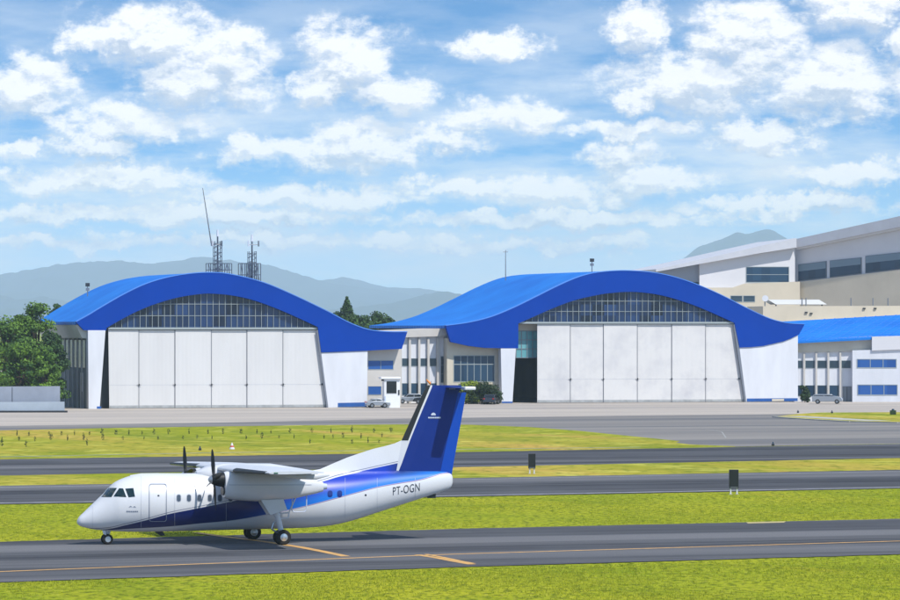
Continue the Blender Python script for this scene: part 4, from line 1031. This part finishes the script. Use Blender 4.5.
# nacelles, propellers, main gear
nst = [(223.4, 472.4, 497.6, .80), (226, 471.4, 498.8, .84), (234, 471, 500.2, .86), (255, 470.6, 501.6, .86), (278, 471.4, 500.4, .84), (296, 474.8, 498.2, .82), (307, 479, 495.6, .82), (316, 480.8, 493.6, .8), (322.6, 482, 491.6, .75)]
for s in (-1, 1):
    sec = []
    for x, a, b, w in nst:
        u, zt = A.uv(x, a, -GV); _, zb = A.uv(x, b, -GV); sec.append(ring(u, zt, zb, w, 28, 2.6, v0=s*GV))
    nc = MB().loft(sec).build('nacelle', PLW, air, smooth=True, angle=50)
    # cowling split line, exhaust, intake, panel lines
    zc = A.uv(270, 485, -GV)[1]; ua_, ub_ = A.uv(224, 485, -GV)[0], A.uv(316, 485, -GV)[0]
    hw = .72
    MB().loft([ring(A.uv(x, 485, -GV)[0], zc+.03, zc-.03, 1, 6, v0=s*(GV+.0)) for x in (0,)], cap=False) if False else None
    cl = MB()
    for k in range(14):
        xx0 = 226+k*6; 
        u0_, z0_ = A.uv(xx0, 484.6, -GV); u1_, z1_ = A.uv(xx0+6, 484.6, -GV)
        hh = []
        for xx in (xx0, xx0+6):
            f = None
            for (p, q) in zip(nst, nst[1:]):
                if p[0] <= xx <= q[0]:
                    t = (xx-p[0])/(q[0]-p[0]); hgt = ((A.uv(xx, p[1]+(q[1]-p[1])*t, -GV)[1]-A.uv(xx, p[2]+(q[2]-p[2])*t, -GV)[1])/2); f = hgt*(p[3]+(q[3]-p[3])*t)
            hh.append(f)
        if None in hh: continue
        for sv in (-1, 1):
            cl.add([(u0_, s*GV+sv*(hh[0]+.004), z0_-.02), (u1_, s*GV+sv*(hh[1]+.004), z1_-.02), (u1_, s*GV+sv*(hh[1]+.004), z1_+.02), (u0_, s*GV+sv*(hh[0]+.004), z0_+.02)], [(0, 1, 2, 3)])
    cl.build('cowling_seam', OUTL2, nc)
    ue, ze = A.uv(322.6, 486.6, -GV)
    MB().tube((ue-.1, s*GV, ze), (ue+.22, s*GV, ze), .2, .14, 14).build('exhaust', TRIM, nc)
    ui, zi = A.uv(223.4, 491, -GV)
    MB().loft([ring(ui-.07, zi+.22, zi-.22, 1.5, 16, v0=s*GV), ring(ui+.1, zi+.24, zi-.24, 1.5, 16, v0=s*GV)]).build('air_intake', BLK, nc, smooth=True)
    # spinner and blades
    uh, zh = A.uv(213.6, 479.8, -GV); u1 = A.uv(223.6, 480, -GV)[0]; u00 = A.uv(208, 480, -GV)[0]
    pr = MB().loft([[(u, s*GV+math.cos(t)*r, zh+math.sin(t)*r) for t in [i*math.pi/10 for i in range(20)]] for u, r in ((uh-.12, .22), (uh, .28), (uh+.25, .35), (u1, .39))]).build('propeller', BLK, air, smooth=True)
    MB().loft([[(u, s*GV+math.cos(t)*r, zh+math.sin(t)*r) for t in [i*math.pi/10 for i in range(20)]] for u, r in ((u00, .03), (u00+.05, .12), (u00+.16, .2), (uh-.12, .225))]).build('spinner_tip', MET, pr, smooth=True)
    for k in range(4):
        th = math.radians(14+90*k); ax = Vector((0, math.sin(th), math.cos(th))); sd = Vector((0, math.cos(th), -math.sin(th)))
        rr = []
        for q, ch, tw, tk in ((.2, .10, 70, .10), (.45, .13, 60, .07), (.8, .17, 46, .045), (1.2, .155, 36, .03), (1.5, .11, 30, .02), (1.62, .05, 28, .015)):
            c = Vector((uh+.02, s*GV, zh))+ax*q; tw = math.radians(tw)
            d1 = sd*math.cos(tw)*1.0+Vector((-math.sin(tw), 0, 0)); d2 = sd*math.sin(tw)+Vector((math.cos(tw), 0, 0))
            rr.append([c+d1*ch*.72, c+d2*tk, c-d1*ch*.72, c-d2*tk])
        MB().loft(rr).build('blade', BLK, pr, smooth=True, angle=60)
    # main gear
    def G3(px, py, dv=0): u, z = A.uv(px, py, -GV); return Vector((u, s*GV+dv, z))
    gd = MB(); q = [A.uv(*p, -GV) for p in ((259, 500), (281.4, 499), (285.2, 509.4), (268.4, 514.8))]
    gd.prism(q, s*GV-.42, s*GV-.36).prism(q, s*GV+.36, s*GV+.42)
    gear = MB().tube(G3(272, 500), G3(277, 516), .2, .18, 10).tube(G3(277, 515), G3(281.6, 533), .16, .14, 10).tube(G3(281, 536, -.32), G3(281, 536, .32), .07, .07, 8).build('main_gear', PLW, air, smooth=True)
    gd.build('gear_door', PLW, gear)
    MB().tube(G3(273.6, 523), G3(271.5, 529), .06, .05, 6).tube(G3(271.5, 529), G3(279, 534), .05, .05, 6).tube(G3(277.8, 520), G3(272, 524), .05).build('torque_link', MET, gear)
    MB().tube(G3(279, 514), G3(289, 512.6), .05, .05, 6).tube(G3(289, 512.6), G3(296, 497), .035, .035, 6).tube(G3(280, 519), G3(288.4, 518), .04).tube(G3(288.4, 518), G3(289, 512.6), .04).build('side_brace', PLW, gear)
    hp = [(292.4, 497), (291.8, 510.4), (294, 512.2), (304.6, 511.8), (306.4, 509.4), (306.6, 496)]
    hb = MB()
    for a_, b_ in zip(hp, hp[1:]): hb.tube(G3(*a_), G3(*b_), .028, .028, 6)
    hb.build('gear_hoop', TRIM, gear)
    for dv in (-.30, .30):
        c = G3(282, 536.6, dv); R = .405; c.z = R+.012
        tyre = MB().loft([[(c.x+math.cos(t)*r, c.y+y_, c.z+math.sin(t)*r) for t in [i*math.pi/14 for i in range(28)]] for y_, r in ((-.12, R*.72), (-.125, R*.86), (-.09, R*.97), (0, R), (.09, R*.97), (.125, R*.86), (.12, R*.72))]).build('wheel', RUB, gear, smooth=True, angle=60)
        MB().loft([[(c.x+math.cos(t)*r, c.y+y_, c.z+math.sin(t)*r) for t in [i*math.pi/10 for i in range(20)]] for y_, r in ((-.150, .05), (-.150, .09), (-.128, .14), (-.126, .20), (.126, .20), (.128, .14), (.150, .09), (.150, .05))]).build('hub', MET, tyre, smooth=True)
# nose gear
def G0(px, py, dv=0): u, z = A.uv(px, py, 0); return Vector((u, dv, z))
ng = MB().tube(G0(107.2, 530), G0(106.8, 541), .09, .07, 10).tube(G0(104, 531), G0(106, 536), .05).tube(G0(110, 531), G0(107.6, 537), .045).tube(G0(106.9, 542, -.22), G0(106.9, 542, .22), .05).build('nose_gear', PLW, air, smooth=True)
MB().tube(G0(105.2, 534, -.16), G0(104.2, 534, -.16), .09, .07, 10).build('taxi_light', MET, ng)
MB().prism([A.uv(*p) for p in ((101, 530), (104.4, 530.4), (105.0, 535), (102.2, 534))], -.3, -.27).build('gear_door', PLW, ng)
for dv in (-.2, .2):
    c = G0(106.9, 542, dv); R = .28; c.z = R+.012
    tyre = MB().loft([[(c.x+math.cos(t)*r, c.y+y_, c.z+math.sin(t)*r) for t in [i*math.pi/12 for i in range(24)]] for y_, r in ((-.08, R*.7), (-.085, R*.86), (-.05, R*.98), (0, R), (.05, R*.98), (.085, R*.86), (.08, R*.7))]).build('wheel', RUB, ng, smooth=True, angle=60)
    MB().tube((c.x, c.y-.09, c.z), (c.x, c.y+.09, c.z), R*.55, R*.55, 16).build('hub', MET, tyre)

# fin: horizontal rows (row, LE, boot end, blue start, hinge, TE)
rows = [(385.3, 427.8, 430.2, 432.0, 461, 461.2), (388, 425.8, 429.0, 431.1, 460.8, 461), (392.5, 423.2, 427.2, 429.2, 457.6, 465.8), (410, 415.4, 419.8, 421.8, 453.6, 462.7), (425, 408.6, 413.8, 415.6, 450.2, 460), (440.5, 401.6, 407.6, 409.3, 446.7, 457.2), (452, 398.4, 402.4, 405.2, 444.0, 455.1), (463, 395.4, 398, 401.4, 441.6, 453.1), (475, 392, 395, 396.6, 439.2, 451.2)]
def finpart(name, ca, cb, rws, m, steps=4, extra=0, side_only=False):
    rings = []
    for row in rws:
        y = row[0]; L0 = row[1]; T0 = row[5] if row[0] > 390 else 466
        a, b = row[ca], row[cb]
        up, dn = [], []
        for k in range(steps+1):
            x = a+(b-a)*k/steps; f = min(1, max(0, (x-L0)/(T0-L0))); u, z = A.uv(x, y)
            T = .05*(T0-L0)/19+.02
            th = T*((1-(1-f/.3)**2) if f < .3 else (1-.55*(f-.3)/.7))+.012+extra
            up.append((u, -th, z)); dn.append((u, th, z))
        rings.append(up+dn[::-1])
    return MB().loft(rings).build(name, m, air)
finpart('fin', 3, 4, rows, PLB, 8)
fe_ = finpart('fin_leading_edge', 1, 3, rows, PLW, 5, -.004)
finpart('fin_deice_boot', 1, 2, rows[:6], BOOT, 5, .006)
finpart('rudder', 4, 5, rows[2:9], PLR, 3, .004)
# dorsal fin
dst = [(300, 472.8), (320, 469.3), (333, 463.6), (346.7, 457.8), (360, 453.2), (373.3, 448.9), (385, 446.2), (394.7, 443.4), (401.6, 440.4), (404, 441.2), (405, 443)]
rg = []
for x, y in dst:
    u, zt = A.uv(x, y); _, zb = A.uv(x, 478); f = (x-300)/105; wb = .05+.16*math.sin(math.pi*min(1, f*.9+.05)); wt = .03
    wb *= .45; rg.append([(u, -wb-.02, zb), (u, -wt*.6, zt-(zt-zb)*.12), (u, 0, zt), (u, wt*.6, zt-(zt-zb)*.12), (u, wb+.02, zb)])
MB().loft(rg).build('dorsal_fin', LIV, air, smooth=True, angle=50)
# tailplane at the top of the fin
zt_ = A.uv(452, 387.6)[1]
tp = [(-2.7, U(449), U(460), zt_, .12), (0, U(445), U(463), zt_, .12), (2.7, U(449), U(460), zt_, .12)]
tail = wing_mb(tp).build('tailplane', PLB, air, smooth=True, angle=50)
for s in (-1, 1):
    MB().box(U(449.2), U(460.2), min(s*2.1, s*2.85), max(s*2.1, s*2.85), zt_-.10, zt_+.085).build('elevator_tip', PLW, tail, bevel=.05)
# emblem on the fin: small white cap over a line of lettering
cap = [(433.4+2.4*math.cos(math.radians(a)), 415.4-2.7*math.sin(math.radians(a))) for a in range(0, 181, 20)]
def findecal(name, polys, m):
    vs, ff = [], []
    for pl in polys:
        n = len(vs)
        for x, y in pl: u, z = A.uv(x, y, -.17); vs.append((u, -.175, z))
        ff.append(tuple(range(n, n+len(pl))))
    return MB().add(vs, ff).build(name, m, air)
findecal('fin_emblem', [cap]+[[(428.2+k*1.6, 417.0), (429.5+k*1.6, 417.0), (429.5+k*1.6, 418.4), (428.2+k*1.6, 418.4)] for k in range(8)], TRIM)
findecal('fin_lettering', [[(449.2+k*1.3, 388.4), (450.2+k*1.3, 388.4), (450.2+k*1.3, 389.2), (449.2+k*1.3, 389.2)] for k in range(5)], TRIM)

# ------------------------------------------------------------------ mountains
def ridge(name, prof, D, depth, seed, rough=1.0):
    rnd = random.Random(seed); c = catmull(prof, 5); rings = []; vs = []; fsx = []
    x0, x1 = c[0][0], c[-1][0]; n = int((x1-x0)/2.5); R = 12
    for i in range(n+1):
        px = x0+(x1-x0)*i/n; py = interp(c, px); p = at(px, py, D)
        p.z += noise.fractal(Vector((px*.08, seed, 0)), .9, 2.1, 5)*D/F*1.6*rough
        for k in range(-R, R+1):
            f = abs(k)/R; y = D+depth*k/R
            z = max(-3, p.z*(1-f)**1.15)
            if 0 < f < 1: z += noise.fractal(Vector((p.x*.0012, y*.0006, seed)), .8, 2.1, 5)*p.z*.32*min(1, f*4)*(1-f)
            z = min(z, p.z) if f > 0 else z
            vs.append((p.x, y, z if f < 1 else -3))
    W = 2*R+1
    for i in range(n):
        for k in range(W-1): a = i*W+k; fsx.append((a, a+1, a+W+1, a+W))
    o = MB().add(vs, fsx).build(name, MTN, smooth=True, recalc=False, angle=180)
    return tag(o, kind='structure')
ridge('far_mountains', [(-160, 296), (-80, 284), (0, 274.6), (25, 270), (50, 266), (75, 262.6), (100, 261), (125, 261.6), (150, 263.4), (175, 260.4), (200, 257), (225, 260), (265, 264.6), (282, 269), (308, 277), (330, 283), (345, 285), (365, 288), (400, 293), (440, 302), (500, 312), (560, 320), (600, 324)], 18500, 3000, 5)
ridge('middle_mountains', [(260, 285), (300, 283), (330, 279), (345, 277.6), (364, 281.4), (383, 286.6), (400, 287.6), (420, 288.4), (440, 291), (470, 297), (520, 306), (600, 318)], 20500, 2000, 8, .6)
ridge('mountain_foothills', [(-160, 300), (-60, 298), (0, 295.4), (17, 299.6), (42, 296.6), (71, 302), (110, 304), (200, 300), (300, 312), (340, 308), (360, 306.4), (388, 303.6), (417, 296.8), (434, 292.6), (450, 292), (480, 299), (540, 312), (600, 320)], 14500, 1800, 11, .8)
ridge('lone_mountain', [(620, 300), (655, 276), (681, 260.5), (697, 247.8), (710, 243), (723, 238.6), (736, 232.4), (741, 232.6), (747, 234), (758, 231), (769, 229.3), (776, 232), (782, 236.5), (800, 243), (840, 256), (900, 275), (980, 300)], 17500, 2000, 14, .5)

# ------------------------------------------------------------------ haze
HZB = MB().box(-19800, 19800, -300, 23500, -1.2, 400).build('haze', None or bpy.data.materials.new('haze_air'))
tag(HZB, 'thin pale blue haze filling the air out to the mountains', 'haze', kind='stuff')
hm = bpy.data.materials['haze_air']; N, L = nodes_of(hm); N.remove(N['Principled BSDF'])
pv = N.new('ShaderNodeVolumePrincipled'); pv.inputs['Color'].default_value = (.60, .78, 1.0, 1); pv.inputs['Density'].default_value = 7.0e-5; pv.inputs['Anisotropy'].default_value = -.3
L.new(pv.outputs[0], N['Material Output'].inputs['Volume'])

# ------------------------------------------------------------------ sky and sun
SUN = Vector((.50, -.62, 1.0)).normalized()
el = math.asin(SUN.z); az = math.atan2(SUN.x, SUN.y)
w = bpy.data.worlds.new('World'); sc.world = w; w.use_nodes = True; N, L = w.node_tree.nodes, w.node_tree.links
bg = N['Background']; STR = .09; bg.inputs['Strength'].default_value = STR
def cloud_group():
    gt = bpy.data.node_groups.new('cloud_density', 'ShaderNodeTree')
    gt.interface.new_socket('P', in_out='INPUT', socket_type='NodeSocketVector'); gt.interface.new_socket('D', in_out='OUTPUT', socket_type='NodeSocketFloat')
    n, l = gt.nodes, gt.links; gi = n.new('NodeGroupInput'); go = n.new('NodeGroupOutput'); P = gi.outputs[0]
    def M(op, a, b=None, c=None, clamp=False):
        q = n.new('ShaderNodeMath'); q.operation = op; q.use_clamp = clamp
        for i, v in enumerate((a, b, c)):
            if v is None: continue
            if isinstance(v, (int, float)): q.inputs[i].default_value = v
            else: l.new(v, q.inputs[i])
        return q.outputs[0]
    def V(op, a, b):
        q = n.new('ShaderNodeVectorMath'); q.operation = op; l.new(a, q.inputs[0])
        if isinstance(b, tuple): q.inputs[1].default_value = b
        else: l.new(b, q.inputs[1])
        return q
    # warp the position with noise, then sum soft ellipses
    wn = n.new('ShaderNodeTexNoise'); wn.inputs['Scale'].default_value = 2.2; wn.inputs['Detail'].default_value = 8; wn.inputs['Roughness'].default_value = .66; l.new(P, wn.inputs['Vector'])
    off = V('SUBTRACT', wn.outputs['Color'], (.5, .5, .5)).outputs[0]
    off = V('MULTIPLY', off, (.95, .62, 0)).outputs[0]
    W = V('ADD', P, off).outputs[0]
    blobs = [(150, 32, 52, 24), (205, 72, 62, 42), (108, 42, 48, 12), (130, 122, 74, 20), (240, 45, 28, 18), (30, 88, 50, 28), (350, 58, 46, 32), (392, 96, 42, 20), (322, 88, 34, 20),
             (360, 148, 70, 19), (255, 152, 46, 12), (440, 142, 40, 13), (495, 48, 46, 12), (505, 118, 55, 15), (640, 28, 28, 26), (745, 42, 62, 34), (700, 82, 92, 28), (835, 84, 85, 34), (632, 98, 26, 12),
             (855, 8, 62, 18), (895, 42, 20, 12), (635, 130, 70, 9), (765, 138, 55, 15), (625, 158, 40, 14), (655, 180, 60, 16), (570, 192, 80, 15), (850, 175, 72, 11), (100, 180, 115, 14), (18, 150, 18, 9), (92, 150, 46, 11),
             (300, 196, 130, 11), (460, 186, 70, 8), (230, 215, 150, 9), (60, 215, 110, 9), (560, 220, 160, 9), (800, 205, 110, 10), (260, 240, 180, 8), (520, 245, 160, 8), (60, 245, 110, 7)]
    tot = None
    for (cx, cy, rx, ry) in blobs:
        d = V('SUBTRACT', W, (cx/100, -cy/100, 0)).outputs[0]; d = V('MULTIPLY', d, (100/(rx*1.6), 100/(ry*1.72), 0)).outputs[0]
        q = n.new('ShaderNodeVectorMath'); q.operation = 'LENGTH'; l.new(d, q.inputs[0])
        f = M('SUBTRACT', 1.0, q.outputs['Value'], clamp=True)
        tot = f if tot is None else M('MAXIMUM', tot, f)
    # sky outside the photographed part gets plain noise clouds
    sx = n.new('ShaderNodeSeparateXYZ'); l.new(P, sx.inputs[0])
    fb = n.new('ShaderNodeTexNoise'); fb.inputs['Scale'].default_value = 3.4; fb.inputs['Detail'].default_value = 10; fb.inputs['Roughness'].default_value = .66
    pm = V('MULTIPLY', P, (.62, 1.15, 1)).outputs[0]; l.new(pm, fb.inputs['Vector'])
    big = n.new('ShaderNodeTexNoise'); big.inputs['Scale'].default_value = .35; big.inputs['Detail'].default_value = 3; l.new(P, big.inputs['Vector'])
    outside = n.new('ShaderNodeMapRange'); outside.inputs['From Min'].default_value = .15; outside.inputs['From Max'].default_value = .8; l.new(sx.outputs['Y'], outside.inputs['Value'])
    ax = M('ABSOLUTE', M('SUBTRACT', sx.outputs['X'], 4.5)); o2 = n.new('ShaderNodeMapRange'); o2.inputs['From Min'].default_value = 4.7; o2.inputs['From Max'].default_value = 5.4; l.new(ax, o2.inputs['Value'])
    outm = M('MAXIMUM', outside.outputs[0], o2.outputs[0])
    tot = M('ADD', tot, M('MULTIPLY', outm, M('MULTIPLY', M('SUBTRACT', big.outputs['Fac'], .42), 2.2, clamp=True)))
    d = M('ADD', M('MULTIPLY', tot, 1.25), M('MULTIPLY', M('SUBTRACT', fb.outputs['Fac'], .5), 2.7))
    d = M('MULTIPLY', d, M('MULTIPLY', M('MINIMUM', M('ADD', tot, .10), .5), 2.0))
    l.new(d, go.inputs[0]); return gt
CG = cloud_group()
def M(op, a, b=None, c=None, clamp=False):
    q = N.new('ShaderNodeMath'); q.operation = op; q.use_clamp = clamp
    for i, v in enumerate((a, b, c)):
        if v is None: continue
        if isinstance(v, (int, float)): q.inputs[i].default_value = v
        else: L.new(v, q.inputs[i])
    return q.outputs[0]
tc = N.new('ShaderNodeTexCoord'); sp = N.new('ShaderNodeSeparateXYZ'); L.new(tc.outputs['Generated'], sp.inputs[0])
azn = M('ARCTAN2', sp.outputs['X'], sp.outputs['Y']); eln = M('ARCSINE', sp.outputs['Z'])
cb = N.new('ShaderNodeCombineXYZ'); L.new(M('MULTIPLY_ADD', azn, F/100, 4.5), cb.inputs[0]); L.new(M('MULTIPLY_ADD', eln, F/100, -3.25), cb.inputs[1])
sky = N.new('ShaderNodeTexSky'); sky.sky_type = 'NISHITA'; sky.sun_disc = False; sky.sun_elevation = el; sky.sun_rotation = az; sky.air_density = 1.0; sky.dust_density = .6; sky.ozone_density = 2.0
zc_ = M('MULTIPLY_ADD', M('MAXIMUM', sp.outputs['Z'], 0.0), 5.5, .03)
cs = N.new('ShaderNodeCombineXYZ'); L.new(sp.outputs['X'], cs.inputs[0]); L.new(sp.outputs['Y'], cs.inputs[1]); L.new(zc_, cs.inputs[2])
nm = N.new('ShaderNodeVectorMath'); nm.operation = 'NORMALIZE'; L.new(cs.outputs[0], nm.inputs[0]); L.new(nm.outputs[0], sky.inputs[0])
g1 = N.new('ShaderNodeGroup'); g1.node_tree = CG; L.new(cb.outputs[0], g1.inputs[0])
sh = N.new('ShaderNodeVectorMath'); sh.operation = 'ADD'; L.new(cb.outputs[0], sh.inputs[0]); sh.inputs[1].default_value = (.05, .11, 0)
g2 = N.new('ShaderNodeGroup'); g2.node_tree = CG; L.new(sh.outputs[0], g2.inputs[0])
al = N.new('ShaderNodeMapRange'); al.interpolation_type = 'SMOOTHSTEP'; al.inputs['From Min'].default_value = .0; al.inputs['From Max'].default_value = .85; L.new(g1.outputs[0], al.inputs['Value'])
lit = N.new('ShaderNodeMapRange'); lit.inputs['From Min'].default_value = -.28; lit.inputs['From Max'].default_value = .12; L.new(M('SUBTRACT', g1.outputs[0], g2.outputs[0]), lit.inputs['Value'])
core = N.new('ShaderNodeMapRange'); core.inputs['From Min'].default_value = .25; core.inputs['From Max'].default_value = 1.2; L.new(g1.outputs[0], core.inputs['Value'])
sh3 = N.new('ShaderNodeVectorMath'); sh3.operation = 'ADD'; L.new(cb.outputs[0], sh3.inputs[0]); sh3.inputs[1].default_value = (.08, .30, 0)
g3 = N.new('ShaderNodeGroup'); g3.node_tree = CG; L.new(sh3.outputs[0], g3.inputs[0])
lit3 = N.new('ShaderNodeMapRange'); lit3.inputs['From Min'].default_value = -.5; lit3.inputs['From Max'].default_value = .35; L.new(M('SUBTRACT', g1.outputs[0], g3.outputs[0]), lit3.inputs['Value'])
sA = M('SUBTRACT', 1.0, lit.outputs[0], clamp=True); sB = M('SUBTRACT', 1.0, lit3.outputs[0], clamp=True)
shade = M('MULTIPLY', M('ADD', M('MULTIPLY', sA, .75), M('MULTIPLY', sB, .85)), M('MULTIPLY_ADD', core.outputs[0], .5, .5), clamp=True)
def mixc(f, a, b):
    q = N.new('ShaderNodeMix'); q.data_type = 'RGBA'
    L.new(f, q.inputs['Factor']) if not isinstance(f, float) else setattr(q.inputs['Factor'], 'default_value', f)
    for k, v in (('A', a), ('B', b)):
        if isinstance(v, tuple): q.inputs[k].default_value = v
        else: L.new(v, q.inputs[k])
    return q.outputs['Result']
cc = mixc(shade, (14.0, 13.5, 13.2, 1), (6.9, 7.6, 9.2, 1))
low = N.new('ShaderNodeMapRange'); low.interpolation_type = 'SMOOTHSTEP'; low.inputs['From Min'].default_value = .036; low.inputs['From Max'].default_value = .006; low.inputs['To Max'].default_value = .6; L.new(sp.outputs['Z'], low.inputs['Value'])
tint = N.new('ShaderNodeMix'); tint.data_type = 'RGBA'; tint.blend_type = 'MULTIPLY'; tint.inputs['Factor'].default_value = 1; tint.inputs['B'].default_value = (.46, 1.40, 2.0, 1); L.new(sky.outputs[0], tint.inputs['A'])
base = mixc(low.outputs[0], tint.outputs['Result'], (10.4, 12.0, 13.9, 1))
vn = N.new('ShaderNodeTexNoise'); vn.inputs['Scale'].default_value = .9; vn.inputs['Detail'].default_value = 8; vn.inputs['Roughness'].default_value = .6
vm = N.new('ShaderNodeVectorMath'); vm.operation = 'MULTIPLY'; vm.inputs[1].default_value = (.55, 2.4, 1); L.new(cb.outputs[0], vm.inputs[0]); L.new(vm.outputs[0], vn.inputs['Vector'])
ve = N.new('ShaderNodeMapRange'); ve.inputs['From Min'].default_value = .40; ve.inputs['From Max'].default_value = .66; L.new(vn.outputs['Fac'], ve.inputs['Value'])
vl = N.new('ShaderNodeMapRange'); vl.inputs['From Min'].default_value = .075; vl.inputs['From Max'].default_value = .03; vl.inputs['To Min'].default_value = .22; vl.inputs['To Max'].default_value = .9; L.new(sp.outputs['Z'], vl.inputs['Value'])
base = mixc(M('MULTIPLY', ve.outputs[0], vl.outputs[0]), base, (10.8, 11.2, 11.9, 1))
allo = M('MULTIPLY', al.outputs[0], .9)
L.new(mixc(allo, base, cc), bg.inputs['Color'])
w.cycles.sampling_method = 'MANUAL'; w.cycles.sample_map_resolution = 512
sl = bpy.data.lights.new('sun', 'SUN'); sl.energy = 4.3; sl.angle = math.radians(.55); sl.color = (1, .95, .875)
so = bpy.data.objects.new('sun', sl); col.objects.link(so); so.rotation_euler = SUN.to_track_quat('Z', 'Y').to_euler(); so.location = (0, 0, 300)

# ------------------------------------------------------------------ camera and view
cam = bpy.data.cameras.new('camera'); co = bpy.data.objects.new('camera', cam); col.objects.link(co); sc.camera = co
co.location = (0, 0, H); co.rotation_euler = (math.pi/2, 0, 0); cam.sensor_width = 36; cam.lens = F/900*36
cam.shift_y = (HZ-300)/900; cam.clip_start = 1; cam.clip_end = 60000
vs_ = sc.view_settings; vs_.view_transform = 'Standard'; vs_.look = 'None'; vs_.gamma = 1; vs_.exposure = .07; vs_.use_curve_mapping = False
sc.cycles.use_denoising = True
sc.cycles.volume_bounces = 1; sc.cycles.max_bounces = 6
